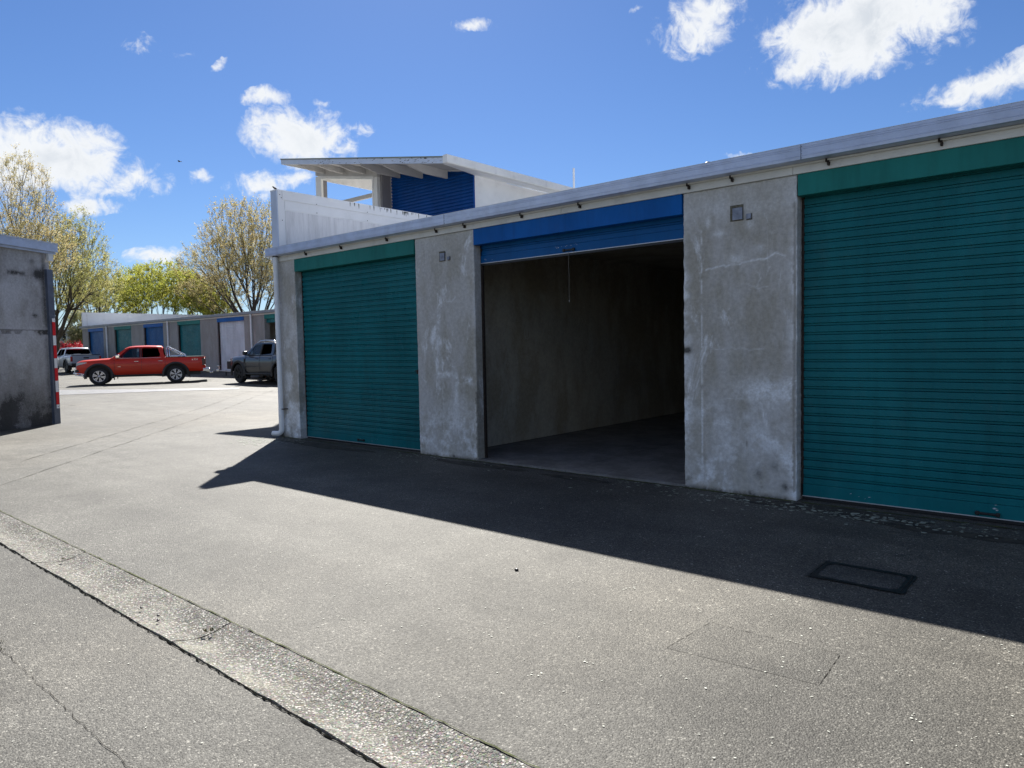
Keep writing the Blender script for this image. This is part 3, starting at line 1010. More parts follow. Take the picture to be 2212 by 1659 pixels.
def paint_p1(S, X, Z, nx, nz):
    common(S, X, Z, nx, nz, 61)
    n2 = fbm(nx, nz, 6, 81); n1 = fbm(nx, nz, 16, 82)
    S += .75 * np.clip((n1 - .38) * 3, 0, 1) * np.clip((X + 10.95) / .2, 0, 1) * (Z < 2.3) * np.clip(1.25 - Z / 2.3, .2, 1)
    S -= np.clip((-10.93 - X) / .05, 0, 1) * (.75 + n2 * .4)
    S -= G(X, Z, -10.72, .12, .05, .12) * 1.2


def paint_plain(S, X, Z, nx, nz):
    common(S, X, Z, nx, nz, int(abs(X.min()) * 31) % 97)


blk = thing('storage_block', 'near row of concrete lock-up units with teal and blue roller doors', 'garage block', (-5, 0, 0))
PIERS = [(-11.09, -10.45, paint_p1), (-7.455, -6.327, paint_p2), (-3.385, -2.25, paint_p3), (0.70, 1.83, paint_plain), (4.78, 5.9, paint_plain)]
for i, (a, b_, pf) in enumerate(PIERS):
    near = i < 3
    mb, att = wall_panel(a, b_, -0.05, 3.002, pf, 0.0115 if near else 0.06, 0.0, 0.16 if i else 0.5, seed=i * 7 + 3)
    mb.build('concrete_pillar', M['concrete'], blk, attr={'stain': att})
# end wall, party walls, back wall, ceiling, slab
MB().box(-11.085, -10.95, 0.5, 9.5, 0, 3.1).build('end_wall', M['concrete_left'], blk)
for x in (-6.99, -2.815, 1.27):
    MB().box(x - 0.05, x + 0.05, 0.161, 9.2, 0.035, 3.0).build('party_wall', M['concrete_in'], blk)
MB().box(-10.95, 5.9, 9.2, 9.5, 0, 2.96).build('rear_wall', M['concrete_in'], blk)
MB().box(-10.94, 5.88, 0.2, 9.5, 2.965, 2.99).build('ceiling', M['concrete_in'], blk)
MB().box(-10.44, -7.46, 0.17, 9.2, -0.05, 0.022).build('floor_slab', M['slab'], blk)
mb = MB()
mb.box(-6.32, -4.93, 0.012, 9.2, -0.05, 0.028)
mb.box(-4.922, -3.39, 0.012, 9.2, -0.05, 0.028)
mb.box(-6.94, -6.327, 0.161, 9.2, -0.05, 0.028)
mb.box(-3.385, -2.87, 0.161, 9.2, -0.05, 0.028)
mb.build('floor_slab', M['slab'], blk)
MB().box(-2.24, 5.9, 0.17, 9.2, -0.05, 0.022).build('floor_slab', M['slab'], blk)

# roof
mb = MB()
mb.add([(-10.9, -0.02, 3.225), (9.0, -0.02, 3.225), (9.0, 9.6, 3.02), (-10.9, 9.6, 3.02), (-10.9, -0.02, 3.14), (9, -0.02, 3.14), (9, 9.6, 3.0), (-10.9, 9.6, 3.0)],
       [(0, 1, 2, 3), (4, 7, 6, 5), (0, 4, 5, 1), (2, 6, 7, 3), (1, 5, 6, 2), (0, 3, 7, 4)])
for k in range(int(19.8 / .4)):
    x = -10.8 + k * .4
    mb.add([(x, .02, 3.228), (x + .04, .02, 3.245), (x + .08, .02, 3.228), (x, 9.6, 3.022), (x + .04, 9.6, 3.04), (x + .08, 9.6, 3.022)], [(0, 1, 4, 3), (1, 2, 5, 4)])
mb.build('roof', M['roofsteel'], blk)
# fascia boards
fj = [-11.10, -8.4, -4.9, -2.28, 1.6, 5.9]
for a, b_ in zip(fj[:-1], fj[1:]):
    MB().bbox(a + .0015, b_ - .0015, -0.028, -0.001, 3.004, 3.14, .003).build('fascia_board', M['fascia'], blk)
MB().box(-11.115, -11.091, -0.02, .4, 3.0, 3.14).build('fascia_board', M['fascia'], blk)
# box gutter in lengths, ribbed face
gj = [-11.06, -6.685, -2.162, 2.36, 6.88]
for a, b_ in zip(gj[:-1], gj[1:]):
    prof = [(-.036, 3.090), (-.150, 3.090), (-.168, 3.094), (-.170, 3.118), (-.167, 3.120), (-.167, 3.124), (-.170, 3.126), (-.170, 3.176),
            (-.167, 3.178), (-.167, 3.181), (-.170, 3.183), (-.170, 3.192), (-.167, 3.194), (-.167, 3.197), (-.170, 3.199), (-.170, 3.222), (-.158, 3.226), (-.150, 3.222), (-.150, 3.108), (-.036, 3.106)]
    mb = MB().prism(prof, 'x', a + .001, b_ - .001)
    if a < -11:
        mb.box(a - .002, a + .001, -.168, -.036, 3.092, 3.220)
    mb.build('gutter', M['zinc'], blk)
for x in gj[1:-1]:
    mb = MB()
    mb.box(x - .0025, x + .0025, -.1712, -.168, 3.093, 3.222)
    for z in (3.105, 3.14, 3.165, 3.205):
        mb.box(x + .004, x + .010, -.1725, -.169, z - .003, z + .003)
    mb.build('gutter_joint', M['flash_dark'], blk)
# bright metal edge flashing over the gutter
MB().add([(-11.05, -.172, 3.2265), (9, -.172, 3.2265), (9, 0.06, 3.25), (-11.05, 0.06, 3.25), (-11.05, -.172, 3.222), (9, -.172, 3.222), (9, 0.06, 3.245), (-11.05, 0.06, 3.245)],
         [(0, 1, 2, 3), (4, 7, 6, 5), (0, 4, 5, 1), (2, 6, 7, 3), (0, 3, 7, 4), (1, 5, 6, 2)]).build('roof_flashing', M['roofsteel'], blk)
# conduit and brackets
pts = [(x, -.046, 3.082 + .004 * math.sin(x * 1.3)) for x in np.arange(-10.7, 6, .3)]
MB().tube(pts, .011, 8).build('conduit', M['fascia'], blk)
hookm = None
for x in [-10.04, -9.09, -8.0, -6.97, -6.44, -5.48, -4.63, -3.30, -2.85, -1.97, -1.11, 0.2, 1.9]:
    mb = MB()
    mb.box(x - .018, x - .004, -.062, -.029, 3.062, 3.098)
    mb.box(x - .018, x + .014, -.066, -.058, 3.060, 3.070)
    mb.box(x - .002, x + .014, -.066, -.029, 3.030, 3.062)
    mb.build('pipe_bracket', M['iron'], blk)

# header panels
def header(x0, x1, mat, z0=2.80, z1=3.003, y=-0.012):
    MB().bbox(x0 + .004, x1 - .004, y, 0.10, z0, z1, .004).build('header_panel', mat, blk)
header(-10.445, -7.46, M['teal'], 2.80)
header(-6.322, -3.39, M['blue'], 2.80)
header(-2.245, 0.695, M['teal'], 2.81)
header(1.835, 4.775, M['blue'], 2.80)

PITCH_S = 0.0836
def slat_mesh(name, x0, x1, y, mat, full=True):
    """one profiled rib of a roller curtain: broad pan, recessed narrow band"""
    P_ = PITCH_S
    pr = [(y + .0165, 0.0), (y + .0010, .0015), (y, .0040), (y, P_ - .0300), (y + .0012, P_ - .0275), (y + .0200, P_ - .0268), (y + .0200, P_ - .0245),
          (y + .0120, P_ - .0215), (y + .0110, P_ - .0040), (y + .0165, P_ + .0004)]
    mb = MB()
    n = len(pr)
    vs = [(x0, a, b2) for a, b2 in pr] + [(x1, a, b2) for a, b2 in pr]
    mb.add(vs, [(i, n + i, n + i + 1, i + 1) for i in range(n - 1)], False)
    mb.add([(x0, y + .02, -.001), (x1, y + .02, -.001), (x1, y + .02, P_ + .001), (x0, y + .02, P_ + .001)], [(0, 3, 2, 1)])
    return mb


def door(x0, x1, y, zbot, ztop, mat, label=None, bottom_h=0.115, parent=None):
    """roller door: bottom rail, slats sharing one mesh, side guides"""
    parent = parent or blk
    base = MB().bbox(x0 + .002, x1 - .002, y - .004, y + .016, zbot, zbot + bottom_h - .001, .002)
    r = base.build('roller_door', mat, parent, label=label)
    off = Vector(ROOTLOC[r.name])
    n = int((ztop - zbot - bottom_h) / PITCH_S) + 1
    mb = slat_mesh('slat', x0, x1, y, mat)
    first = None
    for k in range(n):
        z = zbot + bottom_h + k * PITCH_S
        if first is None:
            first = mb.build('slat', mat, r)
            first.location = (0, 0, z)
            o = first
        else:
            o = first.copy()
            sc.collection.objects.link(o)
            o.location = (0, 0, z)
        o.parent = r
    MB().box(x0, x1, y - .006, y + .014, zbot - .004, zbot + .0035).build('bottom_trim', M['roofsteel'], r)
    MB().bbox(x0 + .01, x1 - .01, y - .004, y + .03, max(.001, zbot - .032), max(.006, zbot - .0045), .002).build('rubber_seal', M['black'], r)
    for (a, b2) in ((x0 - .012, x0 + .012), (x1 - .012, x1 + .012)):
        if zbot < .5 and a < x0 + .1:
            MB().box(a, b2, y - .004, y + .04, .03, ztop).build('guide_rail', M['iron'], r)
    return r


def handle(x, y, z, r, slope=0):
    mb = MB()
    mb.bbox(x - .08, x + .08, y - .020, y, z - .010, z + .010, .006)
    mb.bbox(x - .085, x - .055, y - .026, y, z - .017, z + .017, .006)
    mb.bbox(x + .055, x + .085, y - .026, y, z - .017, z + .017, .006)
    mb.build('door_handle', M['black'], r)


d1 = door(-10.44, -7.465, .13, .030, 2.93, M['teal_door'], 'teal roller door, furthest left of the near block')
handle(-8.95, .126, .075, d1)
mb = MB()
mb.bbox(-7.56, -7.47, .108, .125, 1.15, 1.20, .004)
mb.tube([(-7.64, .112, 1.165), (-7.50, .112, 1.172)], .007, 6)
mb.bbox(-7.60, -7.575, .10, .126, 1.125, 1.185, .004)
mb.build('slide_bolt', M['iron'], d1)
d2 = door(-6.317, -3.395, .125, 2.575, 2.94, M['blue_door'], 'blue roller door rolled up above the open unit', bottom_h=.10)
handle(-4.90, .121, 2.607, d2)
mb = MB()
mb.tube([(-4.905, .115, 2.585), (-4.908, .113, 2.45), (-4.902, .115, 2.3), (-4.908, .116, 2.14), (-4.905, .115, 2.02)], .0014, 5)
mb.tube([(-4.905, .115, 2.022), (-4.905, .115, 2.0)], .005, 6)
mb.build('pull_cord', M['cord'], d2)
for a, b2 in ((-6.325, -6.300), (-3.412, -3.387)):
    MB().box(a, b2, .125, .16, .03, 2.94).build('guide_rail', M['iron'], d2)
d3 = door(-2.24, .69, .13, .036, 2.93, M['teal_door'], 'teal roller door, large one at the right edge')
handle(-.775, .126, .068, d3)
d4 = door(1.84, 4.77, .13, .03, 2.93, M['blue_door'], 'blue roller door beyond the right edge')

def scuffs(r, spots, y):
    mb = MB()
    for (cx_, cz_, n_, sx_, sz_) in spots:
        for _ in range(n_):
            x, z = cx_ + rnd.gauss(0, sx_), cz_ + rnd.gauss(0, sz_)
            w_, h_ = rnd.uniform(.003, .022), rnd.uniform(.0012, .004)
            a = rnd.uniform(-.3, .5)
            mb.add([(x + w_ * math.cos(k * 1.256 + a) * rnd.uniform(.5, 1), y, z + h_ * math.sin(k * 1.256) + w_ * .2 * math.cos(k * 1.256)) for k in range(5)], [tuple(range(5))[::-1]])
    o = mb.build('paint_scuff', M['scuff'], r)
    o['kind'] = 'stuff'
scuffs(d2, [(-5.02, 2.655, 9, .06, .006), (-4.8, 2.668, 3, .03, .004), (-6.2, 2.60, 3, .06, .02)], .1195)
scuffs(d3, [(-.72, .125, 6, .02, .012), (-1.75, .09, 4, .2, .02)], .1245)
scuffs(d1, [(-8.6, .12, 4, .3, .02)], .1245)

# boxes let into the piers
def wallbox(x0, x1, z0, z1, deep):
    mb = MB()
    mb.box(x0, x1, -.004, -.001, z0, z1)
    mb.build('recess_surround', M['recess'], blk)
    mb = MB()
    k = .22 if deep else .06
    mb.bbox(x0 + (x1 - x0) * k, x1 - .006, -.022, -.004, z0 + .008, z1 - (z1 - z0) * k * .9, .003)
    mb.tube([((x0 + x1) / 2 + .012, -.024, (z0 + z1) / 2 - .01), ((x0 + x1) / 2 + .012, -.029, (z0 + z1) / 2 - .01)], .010, 8)
    mb.build('meter_box' if deep else 'socket_plate', M['flash_box'], blk)
wallbox(-6.965, -6.848, 2.648, 2.782, True)
wallbox(-6.803, -6.752, 2.650, 2.703, False)
wallbox(-2.884, -2.752, 2.660, 2.812, True)
wallbox(-2.723, -2.667, 2.655, 2.715, False)

# downpipe
dp = thing('downpipe', 'white plastic downpipe at the left corner of the near block', 'downpipe', (-10.87, -.075, 0))
mb = MB()
mb.tube([(-10.885, -.085, 3.09), (-10.885, -.085, 2.2), (-10.883, -.085, 1.2), (-10.882, -.085, .50)], .040, 16)
mb.build('pipe', M['pvc'], dp)
mb = MB()
arc = [(-10.882, -.085, .50), (-10.882, -.085, .15)] + [(-10.882 - .07 + .07 * math.cos(a), -.085 - .035 * (1 - math.cos(a)) * .8, .15 - .08 * math.sin(a)) for a in np.linspace(.25, math.pi / 2, 5)] + [(-11.04, -.14, .068), (-11.06, -.15, .067)]
mb.tube(arc, .0435, 16)
mb.build('elbow', M['pvc'], dp)
MB().tube([(-10.882, -.085, .495), (-10.882, -.085, .51)], .046, 16).build('pipe_collar', M['pvc'], dp)
MB().tube([(-10.885, -.085, 3.088), (-10.885, -.085, 3.075)], .047, 16).build('pipe_collar', M['iron'], dp)
MB().box(-10.84, -10.79, -.10, -.002, .488, .50).build('clip', M['iron'], dp)
cb = MB().tube([(-10.95, -.03, 2.98), (-10.935, -.02, 2.7), (-10.99, -.02, 2.3), (-11.1, -.015, 2.22)], .006, 6)
tag_o = cb.build('cable', M['pvc'], loc=(-10.95, -.03, 2.98)); props(tag_o, 'thin white cable looping behind the top of the downpipe', 'cable')

# parapet at the left end
par = thing('parapet_wall', 'white clad end parapet standing above the near gutter at the left', 'wall', (-11, 0, 3.1))
PX0, PX1, PZ = -11.09, -10.905, 4.215
MB().box(PX0 + .01, PX1 - .012, .012, 9.6, 3.1, PZ - .02).build('core', M['white_panel'], par)
MB().bbox(PX1 - .012, PX1 - .004, .15, 9.59, 3.905, 4.06, .002).build('upper_panel', M['white_panel'], par)
def m_streak(name, col):
    mt, t, b = newmat(name)
    co = t.n('ShaderNodeTexCoord').outputs['Object']
    st = t.n('ShaderNodeMapping'); t.put(st.inputs['Vector'], co); st.inputs['Scale'].default_value = (1, 1, .12)
    k = t.mr(t.noise(st.outputs[0], 7, 7, .7), .35, .75, 1.06, .72)
    x = t.n('ShaderNodeVectorMath', operation='SCALE'); t.put(x.inputs[0], col); t.put(x.inputs['Scale'], k)
    t.put(b.inputs['Base Color'], x.outputs[0]); b.inputs['Roughness'].default_value = .6
    return mt
M['streaky'] = m_streak('rain_streaked_panel', (.80, .80, .81))
MB().bbox(PX1 - .012, PX1 - .006, .15, 9.59, 3.12, 3.895, .002).build('lower_panel', M['streaky'], par)
MB().box(PX0 - .003, PX1, -.006, .012, 3.1, PZ).build('front_edge', M['white_skytint'], par)
cap = MB()
cap.box(PX0 - .006, PX1 + .004, -.010, 9.61, PZ - .002, PZ + .018)
cap.box(PX1 - .0035, PX1 + .0045, .10, 9.6, 4.07, PZ - .003)
cap.build('top_capping', M['white_panel'], par)
MB().box(PX1 - .0035, PX1 + .0045, .0125, .094, 3.1, PZ - .003).build('corner_trim', M['white_panel'], par)
for (y, z) in ((.05, 4.15), (.08, 4.10), (.085, 3.72), (.085, 3.24), (.78, 4.085), (.78, 3.93), (1.9, 4.09), (1.9, 3.93), (3.1, 4.085)):
    MB().tube([(PX1 + .003, y, z), (PX1 + .009, y, z)], .0075, 8).build('screw', M['iron'], par)
mb = MB()
for _ in range(34):
    y = rnd.uniform(1.4, 4.2); w_ = rnd.uniform(.003, .012); h_ = rnd.uniform(.02, .09)
    mb.add([(PX1 + .006, y - w_, PZ + .006), (PX1 + .006, y + w_, PZ + .006), (PX1 + .006, y + w_ * .3, PZ - h_), (PX1 + .006, y - w_ * .3, PZ - h_)], [(0, 3, 2, 1)])
mb.build('black_mould_streaks', M['dirt'], par)['kind'] = 'stuff'

# chalk writing on the inside wall
def chalk(strokes):
    mb = MB()
    for st in strokes:
        mb.tube([(-6.937, y, z) for y, z in st], .0028, 4)
    mb.build('chalk_mark', M['chalk'], blk)
def oval(cy, cz, ry, rz, n=14):
    return [(cy + ry * math.cos(a), cz + rz * math.sin(a)) for a in np.linspace(1.2, 1.2 + 6.0, n)]
chalk([[(.84, 1.78), (.83, 1.66), (.85, 1.62), (.90, 1.62), (.92, 1.70)], [(.95, 1.68), (.955, 1.62), (.99, 1.68), (1.01, 1.62)], [(1.06, 1.68), (1.06, 1.62)], [(1.12, 1.79), (1.115, 1.62)], [(1.09, 1.71), (1.15, 1.715)]])
chalk([oval(1.30, 1.70, .075, .09), [(1.275, 1.76), (1.275, 1.65)], [(1.32, 1.76), (1.32, 1.65)]])
chalk([oval(1.80, 1.70, .07, .10), [(1.80, 1.77), (1.80, 1.63)]])
chalk([[(2.2, 1.77), (2.2, 1.66)], [(2.33, 1.66), (2.34, 1.60), (2.42, 1.63), (2.33, 1.66)], [(2.46, 1.60), (2.48, 1.65), (2.53, 1.65), (2.54, 1.59)]])
chalk([oval(3.28, 1.89, .10, .085), [(3.23, 1.91), (3.27, 1.945), (3.31, 1.91), (3.24, 1.845), (3.33, 1.845)]])

# vent pipe and small cap on the roof
vp = MB().tube([(-8.29, 5.0, 3.02), (-8.29, 5.0, 5.0)], .021, 10).build('vent_pipe', M['pvc'], loc=(-8.29, 5.0, 3.05))
props(vp, 'thin white vent pipe standing up behind the near roof edge', 'pipe')
bm = bmesh.new(); bmesh.ops.create_uvsphere(bm, u_segments=12, v_segments=8, radius=.035)
mb = MB(); mb.frombm(bm, smooth=True); mb.v = [(a - 3.12, b2 + .02, c * .6 + 3.262) for a, b2, c in mb.v]
props(mb.build('roof_cap', M['black'], loc=(-3.12, .02, 3.262)), 'small black rubber cap on the near roof edge', 'cap')

# ---------------------------------------------------------------- upper level building behind
ub = thing('upper_level_building', 'white raised shelter with sloping roof and blue shutter behind the near block', 'building', (-15, 7, 0))
XL, XR = -17.93, -11.37
YF, YW, YB, YE = 4.46, 5.569, 5.98, 10.2
YR = 7.9
def rz(x, o=0.0):
    return 5.711 + (x - XR) / (XL - XR) * (6.86 - 5.711) + o
def slab(x0, x1, y0, y1, o0, o1):
    return [(x0, y0, rz(x0, o0)), (x1, y0, rz(x1, o0)), (x1, y1, rz(x1, o0)), (x0, y1, rz(x0, o0)), (x0, y0, rz(x0, o1)), (x1, y0, rz(x1, o1)), (x1, y1, rz(x1, o1)), (x0, y1, rz(x0, o1))]
BF = [(0, 3, 2, 1), (4, 5, 6, 7), (0, 1, 5, 4), (2, 3, 7, 6), (1, 2, 6, 5), (0, 4, 7, 3)]
MB().add(slab(XL - .02, XR + .02, YF - .02, YR, -.025, .0), BF).build('roof', M['roof_olive'], ub)
MB().add(slab(XL, XR - .05, YF + .04, YR - .02, -.06, -.03), BF).build('soffit', M['soffit'], ub)
MB().add(slab(XL - .01, XR - .06, YF, YF + .035, -.155, -.027), BF).build('fascia', M['white_skytint'], ub)
MB().add(slab(XL - .01, XL + .03, YF + .036, YR, -.155, -.027), BF).build('fascia', M['white'], ub)
mb = MB()
for _ in range(70):
    x = rnd.choice([rnd.gauss(-15.9, .35), rnd.gauss(-14.2, .5), rnd.gauss(-12.7, .35), rnd.gauss(-11.9, .3)])
    if not XL + .1 < x < XR - .1: continue
    o_z = rnd.choice([rnd.uniform(-.05, -.03), rnd.gauss(-.09, .02), rnd.gauss(-.13, .01)])
    w_, h_ = rnd.uniform(.01, .06), rnd.uniform(.003, .010)
    n_ = 6
    mb.add([(x + w_ * math.cos(k * 1.047) * rnd.uniform(.6, 1), YF - .003, rz(x, o_z) + h_ * math.sin(k * 1.047) * rnd.uniform(.6, 1)) for k in range(n_)], [tuple(range(n_))[::-1]])
mb.build('peeling_paint', M['dirt'], ub)['kind'] = 'stuff'
# side gutter along the low edge
mb = MB().prism([(XR - .05, 5.56), (XR + .07, 5.56), (XR + .085, 5.58), (XR + .085, 5.735), (XR + .07, 5.74), (XR - .05, 5.73)], 'y', YF - .03, YE)
mb.build('gutter', M['white'], ub)
RX = [-17.46, -16.56, -15.63, -14.66, -13.77, -12.86]
for i, x in enumerate(RX):
    y1 = YW if x < -15.15 else YB - .02
    z = rz(x, -.06)
    pr = [(YF + .04, z), (y1, z), (y1, z - .20), (YF + .75, z - .20), (YF + .30, z - .12), (YF + .04, z - .05)] if x > -15.15 else [(YF + .04, z), (y1, z), (y1, z - .17), (YF + .6, z - .15), (YF + .04, z - .05)]
    MB().prism(pr, 'x', x - .03, x + .03).build('rafter', M['soffit'], ub)
# left bay front frame (open, no glass)
PXR0, PXR1 = -15.27, -15.12
T = .10
mb = MB()
mb.add([(XL, YW, rz(XL, -.285)), (PXR1, YW, rz(PXR1, -.285)), (PXR1, YW + T, rz(PXR1, -.285)), (XL, YW + T, rz(XL, -.285)), (XL, YW, rz(XL, -.06)), (PXR1, YW, rz(PXR1, -.06)), (PXR1, YW + T, rz(PXR1, -.06)), (XL, YW + T, rz(XL, -.06))], BF)
mb.build('front_beam', M['soffit'], ub)
MB().box(XL, XL + .21, YW, YW + T, 3.6, rz(XL + .21, -.287)).build('corner_post', M['white'], ub)
MB().box(PXR0, PXR1, YW, YW + T, 3.6, rz(PXR1, -.287)).build('corner_post', M['white'], ub)
# inner window frame
def sl(x, o): return rz(x, o)
xa, xb = XL + .212, PXR0 - .002
mb = MB()
mb.add([(xa, YW - .015, sl(xa, -.365)), (xb, YW - .015, sl(xb, -.365)), (xb, YW + .06, sl(xb, -.365)), (xa, YW + .06, sl(xa, -.365)), (xa, YW - .015, sl(xa, -.289)), (xb, YW - .015, sl(xb, -.289)), (xb, YW + .06, sl(xb, -.289)), (xa, YW + .06, sl(xa, -.289))], BF)
mb.box(xa, xa + .07, YW - .015, YW + .06, 3.7, sl(xa + .07, -.367))
mb.box(xb - .05, xb, YW - .015, YW + .06, 3.7, sl(xb, -.367))
mb.build('opening_frame', M['white'], ub)
# left side: head beam and post, far sill rail
MB().box(XL + .01, XL + .10, YW + T + .001, YR - .1, 6.46, rz(XL + .1, -.062)).build('side_beam', M['white'], ub)
MB().box(XL + .01, XL + .10, YR - .2, YR - .1, 3.6, 6.459).build('corner_post', M['white'], ub)
MB().box(XL, XL + .1, YW + T + .001, YW + .32, 3.6, 6.459).build('side_post', M['grey_panel'], ub)
# far railing seen through the bay
k_ = 0
MB().box(-17.825, -15.13, 6.41, 6.49, 5.86, 5.97).build('back_rail', M['soffit'], ub)
MB().box(-17.82, -17.75, 6.41, 6.49, 3.6, 5.858).build('rail_post', M['soffit'], ub)
# grey return wall, shutter, right wall
MB().box(-15.122, -15.04, YW + T + .001, YB + .1, 3.2, rz(-15.1, -.062)).build('return_wall', M['grey_panel'], ub)
mb = MB()
zt = 6.5
n = int((zt - 3.3) / .085)
for k in range(n):
    z = 3.3 + k * .085
    mb.add([(-15.03, YB + .022, z), (-11.975, YB + .022, z), (-15.03, YB - .008, z + .02), (-11.975, YB - .008, z + .02), (-15.03, YB - .008, z + .05), (-11.975, YB - .008, z + .05), (-15.03, YB + .022, z + .056), (-11.975, YB + .022, z + .056), (-15.03, YB + .022, z + .085), (-11.975, YB + .022, z + .085)],
           [(0, 1, 3, 2), (2, 3, 5, 4), (4, 5, 7, 6), (6, 7, 9, 8)])
mb.v = [(x, y, min(z, rz(x, -.07))) for x, y, z in mb.v]
o = mb.build('blue_shutter', M['blue_up'], ub)
MB().box(-11.974, -11.957, YB - .022, YB + .032, 3.2, 5.65).build('shutter_edge', M['blue_up'], ub)
MB().box(-12.05, -11.955, YB + .0325, YE - .1, 0, 5.65).build('side_wall', M['white_panel'], ub)
ev = [(-11.42, YF + .04, 5.556), (-11.47, YF + .04, 5.558), (-11.42, YF + .5, 5.558), (-11.66, YF + .5, 5.605), (-11.42, YB, 5.56), (-11.957, YB, 5.655), (-11.42, YE, 5.56), (-11.957, YE, 5.655)]
mb = MB().add(ev, [(0, 2, 3, 1), (2, 4, 5, 3), (4, 6, 7, 5)])
mb.add([(x, y, 5.664) for x, y, z in ev], [(0, 1, 3, 2), (2, 3, 5, 4), (4, 5, 7, 6)])
mb.add([(-11.957, YB, 5.655), (-11.957, YE, 5.655), (-11.957, YE, 5.664), (-11.957, YB, 5.664), (-11.47, YF + .04, 5.558), (-11.66, YF + .5, 5.605), (-11.66, YF + .5, 5.664), (-11.47, YF + .04, 5.664)], [(0, 1, 2, 3), (4, 5, 6, 7), (5, 0, 3, 6)])
mb.build('boxed_eave', M['white_panel'], ub)
# lower storey
MB().box(-17.9, -11.96, 7.8, 10.1, 0, 3.2).build('lower_wall', M['concrete_in'], ub)
MB().box(-17.9, -11.2, 5.0, 10.12, 3.2, 3.55).build('floor_deck', M['soffit'], ub)
for x in (-17.8, -11.4):
    MB().box(x, x + .2, 6.9, 7.1, 0, 3.199).build('deck_post', M['soffit'], ub)

# ---------------------------------------------------------------- birds
def bird(name, loc, s, label, flying=False, rot=0):
    mb = MB()
    if not flying:
        path = [(-.55, 0, .60), (-.47, 0, .62), (-.36, 0, .60), (-.22, 0, .44), (0, 0, .30), (.25, 0, .16), (.45, 0, .05), (.75, 0, -.12)]
        rr = [.02, .12, .15, .17, .22, .17, .08, .035]
        mb.tube([Vector(p) * s for p in path], [q * s for q in rr], 10)
        mb.tube([Vector((-.54, 0, .61)) * s, Vector((-.68, 0, .58)) * s], [.04 * s, .005 * s], 6)
        for q in (-.06, .06):
            mb.tube([Vector((.02, q, .16)) * s, Vector((.0, q, -.02)) * s, Vector((-.1, q, -.03)) * s], .014 * s, 5)
        for q in (-1, 1):
            mb.add([Vector(v) * s for v in ((-.2, q * .18, .45), (.1, q * .235, .30), (.5, q * .09, .05), (.1, q * .21, .12), (-.15, q * .2, .25))], [(0, 1, 2, 3, 4)])
    else:
        mb.tube([Vector(p) * s for p in ((-.5, 0, 0), (-.35, 0, .02), (0, 0, 0), (.3, 0, -.02), (.6, 0, -.02))], [.02 * s, .09 * s, .13 * s, .07 * s, .05 * s], 8)
        for q in (-1, 1):
            mb.add([Vector(v) * s for v in ((-.25, 0, .03), (-.3, q * .5, .25), (-.05, q * 1.0, .12), (.12, q * .5, .2), (.2, 0, .03))], [(0, 1, 2, 3, 4)])
            mb.add([Vector(v) * s for v in ((-.25, 0, .0), (-.3, q * .5, .22), (-.05, q * 1.0, .10), (.12, q * .5, .17), (.2, 0, .0))], [(4, 3, 2, 1, 0)])
    cr, sr = math.cos(rot), math.sin(rot)
    mb.v = [(a * cr - b2 * sr + loc[0], a * sr + b2 * cr + loc[1], c + loc[2]) for a, b2, c in mb.v]
    o = mb.build(name, M['feather'], loc=loc)
    props(o, label, 'bird')
bird('bird', (-10.985, .02, 4.236), .085, 'small brown bird perched on the corner of the white parapet', rot=math.radians(40))
bird('bird', (-30.9, 7.59, 9.71), .16, 'tiny dark bird flying in the open sky above the trees', True, rot=.6)

# ---------------------------------------------------------------- left building
lb = thing('left_building', 'dark mouldy concrete building corner at the left edge', 'building', (-17.48, -1.5, 0))
ca, sa = .496, -.868            # direction of the visible wall, towards the camera
def LB(a, d, z):                # a along the wall, d outwards (to the right of the wall)
    return (-17.48 + ca * a + (-sa) * d, -1.5 + sa * a + ca * d, z)
def lbbox(mb, a0, a1, d0, d1, z0, z1):
    vs = [LB(a, d, z) for z in (z0, z1) for d in (d0, d1) for a in (a0, a1)]
    mb.add(vs, [(0, 2, 3, 1), (4, 5, 7, 6), (0, 1, 5, 4), (2, 6, 7, 3), (0, 4, 6, 2), (1, 3, 7, 5)])
    return mb
nx, nz = 170, 185
A = np.linspace(0.0, 3.4, nx); Zs = np.linspace(-.02, 3.66, nz)
AA, ZZ = np.meshgrid(A, Zs)
S = np.zeros_like(AA)
n1 = fbm(nx, nz, 20, 5); n2 = fbm(nx, nz, 7, 6); n3 = fbm(nx, nz, 44, 7)
low = np.clip(1 - ZZ / 1.15, 0, 1)
S += np.clip((n1 - .45) * 2.2, 0, .5) * (ZZ > 1.0)
S -= low * (.55 + 1.0 * np.clip((n1 - .40) * 4, 0, 1))
S -= G(AA, ZZ, .9, .45, .5, .3) * n1 * 1.2
S -= np.clip(1 - np.abs(AA - .16) / .10, 0, 1) * np.clip((n3 - .3) * 2.5, 0, 1) * .9
S -= G(AA, ZZ, .30, 3.2, .10, .10) * 1.6 + G(AA, ZZ, .45, 3.46, .12, .05) * 1.0 * n2 + G(AA, ZZ, 1.5, 3.4, .2, .2) * .9 * n1
S -= G(AA, ZZ, .85, 3.18, .3, .045) * np.clip((n2 - .42) * 6, 0, 1) * 1.3
S -= G(AA, ZZ, .42, 2.32, .07, .04) * 1.4 * np.clip((n2 - .3) * 4, 0, 1)
S -= (ZZ < 2.02) * (ZZ > 1.93) * np.clip((n2 - .40) * 6, 0, 1) * .9
S -= G(AA, ZZ, .3, 1.95, .10, .06) * 1.2 + G(AA, ZZ, 1.4, 1.93, .12, .07) * 1.3
S -= (ZZ < 2.035) * (ZZ > 2.01) * 1.0
S -= G(AA, ZZ, 1.1, 1.12, .35, .03) * np.clip((n2 - .42) * 5, 0, 1) * .8
S += G(AA, ZZ, .9, 1.55, .5, .3) * .22
mb = MB()
